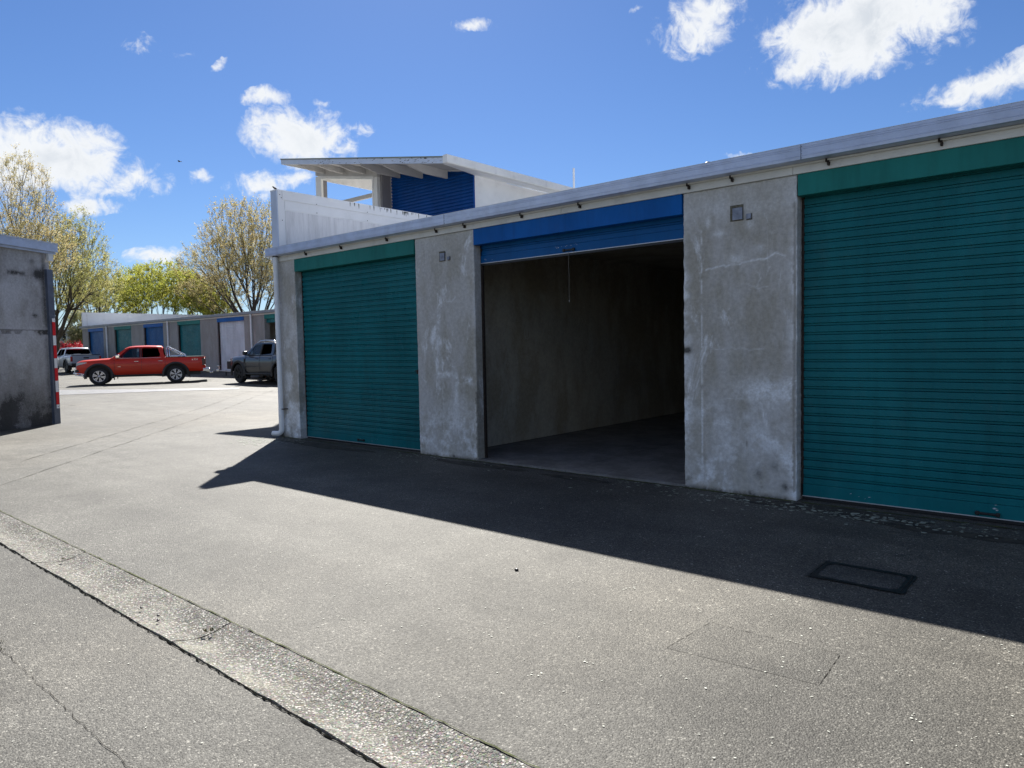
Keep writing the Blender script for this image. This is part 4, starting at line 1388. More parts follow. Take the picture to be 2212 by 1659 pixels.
dep = (fbm(nx, nz, 30, 9) - .5) * .02
for j in range(nz):
    for i in range(nx):
        mb.v.append(LB(A[i], 0.0 - .01 + float(dep[j, i]) - (.012 if 2.0 > Zs[j] > 1.9 and S[j, i] < -.5 else 0), float(Zs[j])))
for j in range(nz - 1):
    for i in range(nx - 1):
        q = j * nx + i
        mb.f.append((q, q + nx, q + nx + 1, q + 1)); mb.sm.append(True); mb.mi.append(0)
att = list(S.reshape(-1))
nf = len(mb.v)
o_ = len(mb.v)
lbbox(mb, 3.4, 6.0, -.01, .0, -.02, 3.66)
lbbox(mb, 0.0, 6.0, -.40, -.03, -.02, 3.66)
att += [0.0] * (len(mb.v) - nf)
# make the front face the camera side
mb.build('wall', M['concrete_left'], lb, attr={'stain': att})
mb = MB(); lbbox(mb, 0.01, 6.0, -5.0, -.401, -.02, 3.64)
mb.build('rear_wall', M['concrete_in'], lb)
mb = MB(); lbbox(mb, -.035, .125, -.02, .045, 0, 3.32); lbbox(mb, .095, .125, .045, .052, 0, 3.32)
mb.build('corner_flashing', M['flash_dark'], lb)
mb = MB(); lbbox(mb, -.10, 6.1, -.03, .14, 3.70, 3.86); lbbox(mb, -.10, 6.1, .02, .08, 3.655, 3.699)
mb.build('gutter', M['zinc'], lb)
mb = MB(); lbbox(mb, -.12, 6.1, -5.1, .145, 3.861, 3.89)
mb.build('roof', M['roofsteel'], lb)
mb = MB(); lbbox(mb, -.02, .10, .03, .09, 3.50, 3.654)
mb.build('gutter_bracket', M['white'], lb)
strip = thing('hazard_strip', 'vertical red and white reflective marker strip fixed to the left building corner', 'marker', LB(0, .05, .35))
zb = [0.335, .42, .69, .935, 1.21, 1.42, 1.70, 1.91, 2.20, 2.28]
for k in range(9):
    mb = MB(); lbbox(mb, -.012, .062, .052, .060, zb[k] + .001, zb[k + 1] - .001)
    mb.build('white_segment' if k % 2 == 0 else 'red_segment', M['white_refl'] if k % 2 == 0 else M['red_refl'], strip)
mb = MB(); lbbox(mb, .018, .030, .060, .064, .37, .385)
mb.build('screw', M['iron'], strip)

# ---------------------------------------------------------------- far storage block
fb_ = thing('storage_block', 'far row of concrete lock-up units with blue, teal and white doors beyond the pickups', 'garage block', (-45, 13, .37))
FY, FZ = 13.0, 0.37
def fbox(name, mat, x0, x1, y0, y1, z0, z1, b=None, parent=None, label=None):
    mb = MB()
    (mb.bbox(x0, x1, y0, y1, z0 + FZ, z1 + FZ, b) if b else mb.box(x0, x1, y0, y1, z0 + FZ, z1 + FZ))
    return mb.build(name, mat, parent or fb_, label=label)
fpil = [(-60.0, -58.82), (-55.85, -53.80), (-50.89, -48.87), (-45.93, -43.89), (-40.94, -38.91), (-35.91, -33.84), (-30.9, -28.9), (-25.95, -23.9)]
for a, b_ in fpil:
    fbox('concrete_pillar', M['concrete_far'], a, b_, FY, FY + .3, -.1, 3.0)
fdoors = [(-58.82, -55.85, 'blue', 'blue_door', 'blue roller door at the far left end'), (-53.80, -50.89, 'teal', 'teal_door', 'teal roller door between two blue ones'), (-48.87, -45.93, 'blue', 'blue_door', 'blue roller door behind the red cab'),
          (-43.89, -40.94, 'teal', 'teal_door', 'teal roller door behind the red tray'), (-38.91, -35.91, 'blue', 'white_door', 'pale grey roller door under a blue header'), (-33.84, -30.9, 'teal', None, None), (-28.9, -25.95, 'blue', 'blue_door', None)]
for (a, b_, hm, dm, lb_) in fdoors:
    fbox('header_panel', M[hm], a + .004, b_ - .004, FY - .01, FY + .1, 2.78, 3.0, .004)
    if dm:
        mb = MB()
        for k in range(34):
            z = FZ + .05 + k * PITCH_S
            mb.add([(a, FY + .142, z), (b_, FY + .142, z), (a, FY + .13, z + .005), (b_, FY + .13, z + .005), (a, FY + .13, z + .05), (b_, FY + .13, z + .05), (a, FY + .146, z + .056), (b_, FY + .146, z + .056), (a, FY + .146, z + PITCH_S), (b_, FY + .146, z + PITCH_S)],
                   [(0, 1, 3, 2), (2, 3, 5, 4), (4, 5, 7, 6), (6, 7, 9, 8)])
        mb.build('roller_door', M[dm], fb_, label=lb_)
        fbox('guide_rail', M['iron'], a, a + .05, FY + .06, FY + .128, 0, 2.78)
    else:
        fbox('roller_door', M['teal_door'], a, b_, FY + .12, FY + .16, 2.58, 2.9, label='teal roller door rolled up over a dark open unit')
        fbox('party_wall', M['concrete_in'], a - .6, a - .5, FY + .301, FY + 6.3, 0, 3.0)
        fbox('party_wall', M['concrete_in'], b_ + .5, b_ + .6, FY + .301, FY + 6.3, 0, 3.0)
fbox('rear_wall', M['concrete_in'], -60.0, -23.9, FY + 6.3, FY + 6.6, -.1, 3.0)
fbox('end_wall', M['concrete_far'], -24.1, -23.9, FY + .301, FY + 6.299, -.1, 3.0)
MB().add([(-60, FY - .02, FZ + 3.23), (-23.8, FY - .02, FZ + 3.23), (-23.8, FY + 6.7, FZ + 3.03), (-60, FY + 6.7, FZ + 3.03), (-60, FY - .02, FZ + 3.14), (-23.8, FY - .02, FZ + 3.14), (-23.8, FY + 6.7, FZ + 3.0), (-60, FY + 6.7, FZ + 3.0)],
         [(0, 1, 2, 3), (4, 7, 6, 5), (0, 4, 5, 1), (2, 6, 7, 3), (1, 5, 6, 2), (0, 3, 7, 4)]).build('roof', M['roofsteel'], fb_)
fbox('fascia_board', M['fascia'], -60.1, -23.85, FY - .03, FY - .001, 3.003, 3.075)
fbox('gutter', M['zinc_shaded'], -60.15, -23.8, FY - .17, FY - .031, 3.08, 3.225, .008)
for x in (-54.98, -45.08, -35.04):
    MB().tube([(x, FY - .09, FZ + .02), (x, FY - .09, FZ + 3.08)], .05, 10).build('downpipe', M['pvc'], fb_)
par2 = thing('parapet_wall', 'long white end parapet above the far lock-up units', 'wall', (-59.9, 13, 3.4))
MB().box(-59.999, -59.82, FY + .302, FY + 11.4, FZ - .1, 4.62).build('panel', M['white_panel'], par2)
MB().box(-60.01, -59.80, FY + .0, FY + 11.4, 4.621, 4.66).build('top_capping', M['white_panel'], par2)
MB().box(-60.01, -59.81, FY - .0, FY + .3, FZ + 3.24, 4.619).build('front_edge', M['white_panel'], par2)
MB().box(-59.819, -59.812, FY + .302, FY + 11.3, 3.66, 3.675).build('trim_line', M['soffit'], par2)
MB().box(-59.819, -59.812, FY + .302, FY + .32, 3.676, 4.55).build('trim_line', M['soffit'], par2)


# ---------------------------------------------------------------- vehicles
def lathe(mb, prof, cx, cy, cz, n=24, mi=0, smooth=True):
    """profile of (y, r) turned about the y axis"""
    vs, fs = [], []
    k = len(prof)
    for i in range(n):
        a = 2 * math.pi * i / n
        for (y, r) in prof:
            vs.append((cx + r * math.cos(a), cy + y, cz + r * math.sin(a)))
    for i in range(n):
        for j in range(k - 1):
            a, b = i * k + j, ((i + 1) % n) * k + j
            fs.append((a, a + 1, b + 1, b))
    mb.add(vs, fs, smooth, mi)


def wheel(root, x, side, rad, rimmat, spokes=6):
    """side = +1 is the left (+y) side of the car"""
    y = side * .80
    s = side
    mb = MB()
    lathe(mb, [(s * -.11, rad * .62), (s * -.12, rad * .9), (s * -.09, rad * .985), (s * .0, rad), (s * .09, rad * .985), (s * .12, rad * .9), (s * .115, rad * .66), (s * .10, rad * .615)], x, y, rad, 36)
    tyre = mb.build('tyre', M['rubber'], root)
    tyre.name = 'wheel'
    mb = MB()
    lathe(mb, [(s * .102, rad * .62), (s * .11, rad * .60), (s * .03, rad * .56), (s * .02, 0.001)], x, y, rad, 30)
    mb.build('rim_well', M['black'], tyre)
    mb = MB()
    lathe(mb, [(s * .112, rad * .625), (s * .118, rad * .61), (s * .105, rad * .575)], x, y, rad, 30)
    lathe(mb, [(s * .085, rad * .14), (s * .10, rad * .12), (s * .10, .001)], x, y, rad, 16)
    for k in range(spokes):
        for dd in (-.16, .16):
            a = 2 * math.pi * k / spokes + dd + .26
            a2 = 2 * math.pi * k / spokes + dd * .8 + .26
            c1, s1, c2, s2 = math.cos(a2), math.sin(a2), math.cos(a), math.sin(a)
            r1, r2_ = rad * .18, rad * .585
            w1, w2_ = rad * .025, rad * .062
            vs = []
            for (r_, c_, s_, w_) in ((r1, c1, s1, w1), (r2_, c2, s2, w2_)):
                for q in (-1, 1):
                    for yy in (.06, .100):
                        vs.append((x + r_ * c_ - q * w_ * s_, y + s * yy, rad + r_ * s_ + q * w_ * c_))
            mb.add(vs, [(0, 1, 3, 2), (4, 6, 7, 5), (0, 4, 5, 1), (2, 3, 7, 6), (1, 5, 7, 3), (0, 2, 6, 4)])
    mb.build('rim', rimmat, tyre)
    return tyre


def filled(outer, holes, y0, y1, yfun):
    """filled outline in (x,z) with holes, thickness y0..y1 then bent by yfun(z)"""
    cu = bpy.data.curves.new('tmp', 'CURVE'); cu.dimensions = '2D'; cu.fill_mode = 'BOTH'
    for loop in [outer] + holes:
        sp_ = cu.splines.new('POLY'); sp_.points.add(len(loop) - 1)
        for p_, q in zip(sp_.points, loop):
            p_.co = (q[0], q[1], 0, 1)
        sp_.use_cyclic_u = True
    cu.extrude = abs(y1 - y0) / 2
    ob = bpy.data.objects.new('tmp', cu)
    sc.collection.objects.link(ob)
    dg = bpy.context.evaluated_depsgraph_get()
    me = bpy.data.meshes.new_from_object(ob.evaluated_get(dg))
    mb = MB()
    ym = (y0 + y1) / 2
    mb.add([(v.co.x, yfun(v.co.y) + ym + v.co.z, v.co.y) for v in me.vertices], [tuple(p_.vertices) for p_ in me.polygons])
    bpy.data.objects.remove(ob); bpy.data.curves.remove(cu); bpy.data.meshes.remove(me)
    return mb


def rounded(pts, r=.04, n=4):
    out_ = []
    N = len(pts)
    for i in range(N):
        p0, p1, p2 = Vector(pts[i - 1]), Vector(pts[i]), Vector(pts[(i + 1) % N])
        a = p1 + (p0 - p1).normalized() * min(r, (p0 - p1).length * .4)
        b = p1 + (p2 - p1).normalized() * min(r, (p2 - p1).length * .4)
        for k in range(n + 1):
            t = k / n
            q = a * (1 - t) ** 2 + p1 * 2 * t * (1 - t) + b * t * t
            out_.append((q.x, q.y))
    return out_


def pickup(kind, label, loc, heading, paint, rimmat):
    """heading: angle of the car's +x (nose) in the world"""
    root = thing('pickup_truck', label, 'pickup truck', loc, heading, 'pickup trucks parked in the yard')
    R_ = .40; XF, XB = 1.55, -1.55
    RA = .50
    nose, tail = 2.42, -2.80
    sill = .45
    # top of the lower body along x
    def ztop(x):
        if x > 2.3: return 1.00 + (2.42 - x) * .5
        if x > 1.0: return 1.06 + .10 * ((2.3 - x) / 1.3) ** .7
        if x > -1.05: return 1.165
        return 1.185
    def zbot(x):
        z = sill if -1.1 < x < 1.1 else (.48 if x > 0 else .52)
        if x > 2.0: z = .48 + .0
        for xw in (XF, XB):
            if abs(x - xw) < RA:
                z = max(z, R_ + math.sqrt(RA ** 2 - (x - xw) ** 2))
        return z
    def plan(x):
        if x > 1.9: return 1 - .20 * ((x - 1.9) / .52) ** 2
        if x < -2.6: return 1 - .03 * ((-2.6 - x) / .2)
        return 1.0
    WID = [(0.0, .875), (.12, .905), (.35, .925), (.6, .935), (.78, .925), (.93, .895), (1.0, .855)]
    xs = sorted(set([round(x, 3) for x in list(np.arange(tail, nose, .12)) + [nose] + [xw + RA * math.sin(a) for xw in (XF, XB) for a in np.linspace(-math.pi / 2, math.pi / 2, 15)] + [XF + RA + .003, XF - RA - .003, XB + RA + .003, XB - RA - .003]]))
    mb = MB()
    rows = []
    for x in xs:
        zt, zb_ = ztop(x), zbot(x)
        z0_ = sill
        row = []
        for (t, wd) in WID:
            z = z0_ + (zt - z0_) * t
            zc = max(z, zb_)
            row.append((x, wd * plan(x), min(zc, zt)))
        for (fy, dz) in ((.70, .028), (.35, .045), (0.0, .05)):
            cr = dz if x > 1.0 else 0.0
            row.append((x, fy * plan(x), zt + cr))
        full = row + [(a, -b2, c) for a, b2, c in row[-2::-1]]
        rows.append(full)
    n = len(rows[0])
    for r_ in rows: mb.v += r_
    for i in range(len(rows) - 1):
        for j in range(n - 1):
            a = i * n + j
            mb.f.append((a, a + 1, a + n + 1, a + n)); mb.sm.append(True); mb.mi.append(0)
    mb.f.append(tuple(range(n))[::-1]); mb.sm.append(False); mb.mi.append(0)
    o = (len(rows) - 1) * n
    mb.f.append(tuple(range(o, o + n))); mb.sm.append(False); mb.mi.append(0)
    body = mb.build('body', paint, root)
    # chassis and wheel wells
    mb = MB()
    mb.box(-2.6, 2.2, -.62, .62, .36, .62)
    mb.box(XF - .5, XF + .5, -.72, .72, .55, .95)
    mb.box(XB - .5, XB + .5, -.72, .72, .55, .95)
    mb.box(-1.0, 1.0, -.84, .84, .34, .46)
    mb.build('chassis', M['black'], root)
    # greenhouse
    ZB, ZR = 1.16, 1.70
    def ys(z): return .855 - (z - ZB) / (ZR - ZB) * .17
    outer = [(1.12, ZB), (1.02, ZB + .04), (.48, 1.615), (.34, 1.665), (.1, ZR - .01), (-.75, ZR - .01), (-.98, 1.675), (-1.04, 1.60), (-1.10, ZB)]
    w1 = rounded([(.80, 1.205), (.42, 1.57), (.30, 1.62), (-.10, 1.635), (-.10, 1.195)], .03)
    w2 = rounded([(-.19, 1.195), (-.19, 1.635), (-.84, 1.625), (-.92, 1.33), (-.90, 1.225)], .04)
    for s in (1, -1):
        f = (lambda z, s=s: s * ys(z))
        mb = filled(outer, [w1, w2], -.015 * s, .015 * s, f)
        mb.build('cab_side', paint, root)
        for q, (wp, gm) in enumerate(((w1, 'glass'), (w2, 'glass_dark'))):
            if kind == 'silver': gm = 'glass_dark'
            g_ = filled(wp, [], -.004, .004, f)
            g_.build('window', M[gm], root)
        mb = MB()
        mb.tube([(-.10 - .045, s * (ys(z) + .018), z) for z in (1.2, 1.63)], .03, 6)
        mb.build('door_pillar', M['black'], root)
        # belt moulding, seams, handles
        mb = MB(); mb.tube([(.86, s * .868, 1.185), (-.95, s * .868, 1.178)], .009, 6)
        mb.build('belt_moulding', M['chrome'] if kind == 'red' else M['black'], root)
        mb = MB()
        for xq in (.93, -.15, -1.12):
            pts = [(xq + .0, s * .922, .52), (xq, s * .9385, .75), (xq, s * .936, .9), (xq, s * .928, 1.03), (xq, s * .900, 1.12), (xq, s * .872, 1.155)]
            mb.tube(pts, .005, 4)
        mb.tube([(.93, s * .918, .50), (-1.1, s * .918, .50)], .005, 4)
        mb.build('door_seams', M['black'], root)
        for xq in (-.02, -1.0):
            mb = MB().bbox(xq - .02, xq + .16, s * .93 if s > 0 else s * .955, s * .955 if s > 0 else s * .93, 1.02, 1.045, .008)
            mb.build('door_handle', M['chrome'] if kind == 'red' else M['black'], root)
        mb = MB()
        mb.bbox(.70, .86, min(s * .93, s * 1.10), max(s * .93, s * 1.10), 1.19, 1.35, .035)
        mb.tube([(.80, s * .86, 1.20), (.80, s * .95, 1.23)], .025, 6)
        mb.build('wing_mirror', M['chrome'] if kind == 'red' else M['black'], root)
        for xw in (XF, XB):
            wheel(root, xw, s, R_, rimmat)
            # flare
            mb = MB()
            vs = []
            na = 18
            for k in range(na + 1):
                a = math.pi * (k / na) * 1.12 - math.pi * .06
                ca_, sa_ = math.cos(a), math.sin(a)
                for (rr_, yy) in ((RA - .03, .90), (RA - .03, .962), (RA + .06, .958), (RA + .085, .925)):
                    vs.append((xw + rr_ * ca_, s * yy, R_ + rr_ * sa_))
            fs = []
            for k in range(na):
                for j in range(3):
                    a = k * 4 + j
                    fs.append((a, a + 1, a + 5, a + 4))
            mb.add(vs, fs, True)
            mb.build('wheel_flare', M['black'], root)
            mb = MB().box(xw - .60, xw - .575, s * .70 if s > 0 else s * .93, s * .93 if s > 0 else s * .70, .22, .50)
            mb.build('mud_flap', M['black'], root)
        if kind == 'grey':
            mb = MB().tube([(-.9, s * .62, 1.70), (-.82, s * .62, 1.765), (-.2, s * .62, 1.79), (.2, s * .62, 1.765), (.42, s * .62, 1.69)], .02, 8)
            mb.build('roof_rail', M['chrome'], root)
        if kind != 'silver':
            mb = MB().tube([(1.0, s * .92, .40), (-1.0, s * .92, .40)], .03, 8)
            mb.build('side_step', M['black'], root)
    # roof, screens
    mb = MB()
    rs_ = []
    for (x, z) in ((.50, 1.605), (.34, 1.672), (.1, 1.70), (-.35, 1.712), (-.75, 1.70), (-.98, 1.68), (-1.045, 1.60)):
        row = []
        for fy in (1, .93, .6, 0, -.6, -.93, -1):
            yy = ys(min(z, 1.7)) * fy + (0.012 * (1 if fy > 0 else -1) if abs(fy) == 1 else 0)
            row.append((x, yy, z + (.045 * (1 - fy * fy) ** .8 if abs(fy) < 1 else -.01)))
        rs_.append(row)
    for r_ in rs_: mb.v += r_
    for i in range(len(rs_) - 1):
        for j in range(6):
            a = i * 7 + j
            mb.f.append((a, a + 1, a + 8, a + 7)); mb.sm.append(True); mb.mi.append(0)
    mb.build('roof', paint, root)
    mb = MB().add([(1.10, .80, 1.175), (1.10, -.80, 1.175), (.51, -.655, 1.60), (.51, .655, 1.60)], [(0, 1, 2, 3)])
    mb.build('windscreen', M['glass'], root)
    mb = MB().add([(-1.105, .78, 1.22), (-1.105, -.78, 1.22), (-1.05, -.66, 1.60), (-1.05, .66, 1.60)], [(0, 3, 2, 1)])
    mb.build('rear_window', M['glass_dark'], root)
    mb = MB()
    mb.box(-1.12, -1.10, -.84, .84, 1.13, 1.225)
    mb.box(-1.11, -1.09, .655, .80, 1.2, 1.3); mb.box(-1.11, -1.09, -.80, -.655, 1.2, 1.3)
    mb.build('cab_back', paint, root)
    # seats
    for (xq) in (.05, -.85):
        for yy in (.38, -.38):
            mb = MB().bbox(xq - .12, xq, yy - .22, yy + .22, 1.0, 1.38, .05)
            mb.bbox(xq - .11, xq - .03, yy - .11, yy + .11, 1.38, 1.53, .03)
            mb.build('seat', M['seat'], root)
    mb = MB().bbox(.55, 1.0, -.72, .72, 1.10, 1.20, .02)
    mb.build('dashboard', M['seat'], root)
    # bed cover
    mb = MB().bbox(-2.74, -1.14, -.78, .78, 1.17, 1.20, .01)
    mb.build('tray_cover', M['black'], root)
    mb = MB()
    for s in (1, -1):
        mb.tube([(-1.14, s * .85, 1.195), (-2.78, s * .85, 1.195)], .018, 6)
    mb.build('tray_rail', M['chrome'] if kind == 'silver' else (paint if kind == 'grey' else M['black']), root)
    # front
    for s in (1, -1):
        pl = lambda x: .93 * plan(x)
        mb = MB()
        hx = [2.0, 2.1, 2.2, 2.3, 2.38, 2.42]
        vs = []
        for q, x in enumerate(hx):
            yy = s * (.935 * plan(x) + .012)
            vs += [(x, yy, 1.0 - .13 * q / 5), (x, yy, min(ztop(x) - .01, 1.04))]
        vs += [(2.438, s * .50, .85), (2.438, s * .50, .985)]
        mb.add(vs, [(2 * q, 2 * q + 2, 2 * q + 3, 2 * q + 1) for q in range(6)])
        mb.build('headlight', M['lamp'], root)
        mb = MB().bbox(2.30, 2.425, min(s * .50, s * .80), max(s * .50, s * .80), .60, .72, .02)
        mb.build('fog_light', M['black'], root)
    mb = MB().bbox(2.38, 2.455, -.56, .56, .62, .93, .03)
    for z in (.70, .78, .86): mb.tube([(2.465, -.5, z), (2.465, .5, z)], .010, 6)
    mb.build('grille', M['black'] if kind != 'silver' else M['chrome'], root)
    if kind == 'red':
        mb = MB()
        for z, dx, yy in ((.54, .10, .80), (.46, .04, .82)):
            mb.tube([(2.05, -.90, z - .05), (2.30, -.84, z), (2.46 + dx, -.55, z + .02), (2.50 + dx, 0, z + .03), (2.46 + dx, .55, z + .02), (2.30, .84, z), (2.05, .90, z - .05)], .026, 8)
        for yy in (-.4, .4): mb.tube([(2.5, yy, .47), (2.54, yy, .72), (2.47, yy, .8)], .02, 8)
        mb.build('nudge_bar', M['chrome'], root)
        mb = MB().bbox(2.44, 2.49, -.55, .55, .60, .72, .02); mb.build('lower_grille', M['black'], root)
        mb = MB()
        for s in (1, -1):
            for dx in (0, .10):
                mb.tube([(-1.22 - dx, s * .78, 1.19), (-1.20 - dx, s * .70, 1.62), (-1.24 - dx, s * .62, 1.68)], .03, 8)
            mb.tube([(-1.3, s * .70, 1.64), (-1.62, s * .75, 1.47), (-1.95, s * .78, 1.30), (-2.0, s * .79, 1.19)], .032, 8)
            mb.tube([(-1.3, s * .78, 1.23), (-1.98, s * .79, 1.23)], .03, 8)
            mb.tube([(-1.34, s * .72, 1.55), (-1.8, s * .77, 1.27)], .022, 8)
        for dx in (0, .10): mb.tube([(-1.24 - dx, -.62, 1.68), (-1.24 - dx, .62, 1.68)], .03, 8)
        mb.build('sports_bar', M['chrome'], root)
        # 4X4 decal on the left and right of the tray
        for s in (1, -1):
            cu = bpy.data.curves.new('tmp', 'FONT'); cu.body = '4X4'; cu.size = .13; cu.shear = .4; cu.space_character = 1.3
            ob = bpy.data.objects.new('tmp', cu); sc.collection.objects.link(ob)
            me = bpy.data.meshes.new_from_object(ob.evaluated_get(bpy.context.evaluated_depsgraph_get()))
            mb = MB()
            # on the left side the text runs from nose to tail
            mb.add([((-2.22 - v.co.x) if s > 0 else (-2.55 + v.co.x), s * .9385, 1.02 + v.co.y) for v in me.vertices], [tuple(p_.vertices) for p_ in me.polygons])
            mb.build('decal', M['chrome'], root)
            bpy.data.objects.remove(ob); bpy.data.curves.remove(cu)
            MB().bbox(.68, .80, min(s * .932, s * .937), max(s * .932, s * .937), .80, .812, .002).build('badge', M['chrome'], root)
        MB().add([(.03, ys(1.3) - .004, 1.23), (-.07, ys(1.3) - .004, 1.23), (-.07, ys(1.6) - .002, 1.60), (.03, ys(1.6) - .002, 1.60)], [(0, 1, 2, 3)]).build('window_sticker', M['paper'], root)
        MB().add([(.0, ys(1.5) + .006, 1.46), (-.05, ys(1.5) + .006, 1.46), (-.05, ys(1.53) + .006, 1.53), (.0, ys(1.53) + .006, 1.53)], [(0, 1, 2, 3)]).build('window_sticker', M['white_refl'], root)
    if kind == 'grey':
        mb = MB().bbox(2.40, 2.78, -.75, .75, .58, .93, .03)
        mb.build('bull_bar', M['black'], root)
        MB().bbox(2.44, 2.76, -.70, .70, .932, .952, .005).build('bull_bar_top', M['alloy'], root)
        for s in (1, -1):
            MB().bbox(.98, 1.03, min(s * .935, s * .948), max(s * .935, s * .948), .86, 1.05, .01).build('side_vent', M['black'], root)
    # rear
    for s in (1, -1):
        mb = MB().bbox(-2.82, -2.66, min(s * .80, s * .925), max(s * .80, s * .925), .78, 1.12, .02)
        mb.build('tail_light', M['tail'] if kind != 'red' else M['glass_dark_tail'], root)
    mb = MB().bbox(-2.83, -2.80, -.78, .78, .66, 1.18, .012)
    mb.build('tailgate', paint, root)
    mb = MB().bbox(-2.845, -2.83, -.16, .16, .97, 1.06, .005)
    mb.build('tailgate_handle', M['black'], root)
    mb = MB().bbox(-3.02, -2.70, -.93, .93, .47, .66, .04)
    mb.build('rear_bumper', M['chrome'] if kind == 'red' else M['black'], root)
    mb = MB()
    mb.tube([(-3.0, 0, .42), (-3.14, 0, .42), (-3.16, 0, .50)], .03, 8)
    mb.build('tow_ball', M['chrome'], root)
    if kind == 'silver':
        mb = MB().bbox(-2.84, -1.14, -.86, .86, 1.20, 1.235, .01)
        mb.build('hard_lid', M['black'], root)
        MB().bbox(-1.17, -1.14, -.80, .80, 1.235, 1.262, .005).build('brake_light_bar', M['white_refl'], root)
        MB().add([(-1.112, .30, 1.27), (-1.112, -.15, 1.27), (-1.106, -.15, 1.295), (-1.106, .30, 1.295)], [(0, 3, 2, 1)]).build('window_sticker', M['paper'], root)
    return root


M['glass_dark_tail'] = simple('dark_tail_lens', (0.05, 0.006, 0.008), 0.15, coat=.8)
# red: front-left wheel near (-35.2,5.4), rear (-34.0,8.3)
def place(fx, fy, rx, ry, near_side, kind, label, paint, rim):
    """wheel contact points of the near side -> root position and heading"""
    d = Vector((fx - rx, fy - ry)).normalized()
    h = math.atan2(d.y, d.x)
    nrm = Vector((-d.y, d.x)) * near_side
    mid = Vector(((fx + rx) / 2, (fy + ry) / 2)) - nrm * .88
    return pickup(kind, label, (mid.x, mid.y, gz(mid.x, mid.y)), h, paint, rim)

M['glass_box'] = M['glass_dark']
# y along +n of the near (left) side
place(-34.45, 5.22, -33.15, 8.02, 1, 'red', 'red double cab pickup with chrome sports bar parked side-on beyond the gap', M['red_paint'], M['alloy'])
place(-28.6, 8.68, -25.5, 8.75, 1, 'grey', 'dark grey double cab pickup partly hidden behind the near block corner', M['grey_paint'], M['black'])
place(-57.5, 10.25, -54.4, 10.08, 1, 'silver', 'silver pickup seen from behind, parked beyond the nose of the red pickup', M['silver_paint'], M['black'])

# trailer behind the dark pickup
tr = thing('trailer', 'low flat trailer with bare drawbar standing in front of the pale roller door', 'trailer', (-33.5, 11.2, gz(-33.5, 11.2)), 0.0)
tz = gz(-33.5, 11.2)
mb = MB()
mb.tube([(-35.25, 11.2, tz + .26), (-31.6, 10.7, tz + .24)], .035, 6); mb.tube([(-35.25, 11.2, tz + .26), (-31.6, 11.7, tz + .24)], .035, 6)
mb.build('drawbar', M['steelpole'], tr)
mb = MB().bbox(-31.7, -27.8, 10.4, 12.2, tz + .22, tz + .33, .02); mb.build('deck', M['steelpole'], tr)
mb = MB().bbox(-35.5, -35.2, 11.13, 11.27, tz + .22, tz + .36, .02); mb.tube([(-35.3, 11.2, tz + .3), (-35.3, 11.2, tz + .5)], .03, 8); mb.bbox(-35.42, -35.2, 11.14, 11.26, tz + .49, tz + .54, .01)
mb.build('coupling', M['chrome'], tr)
for yy in (10.35, 12.2):
    mb = MB(); lathe(mb, [(-.07, .02), (-.08, .12), (-.08, .2), (-.05, .235), (.05, .235), (.08, .2), (.08, .12), (.07, .02)], -29.6, yy, tz + .235, 20)
    mb.build('trailer_wheel', M['rubber'], tr)
mb = MB(); mb.tube([(-34.6, 11.2, tz + .02), (-34.6, 11.2, tz + .30)], .03, 8); mb.build('jockey_stand', M['iron'], tr)

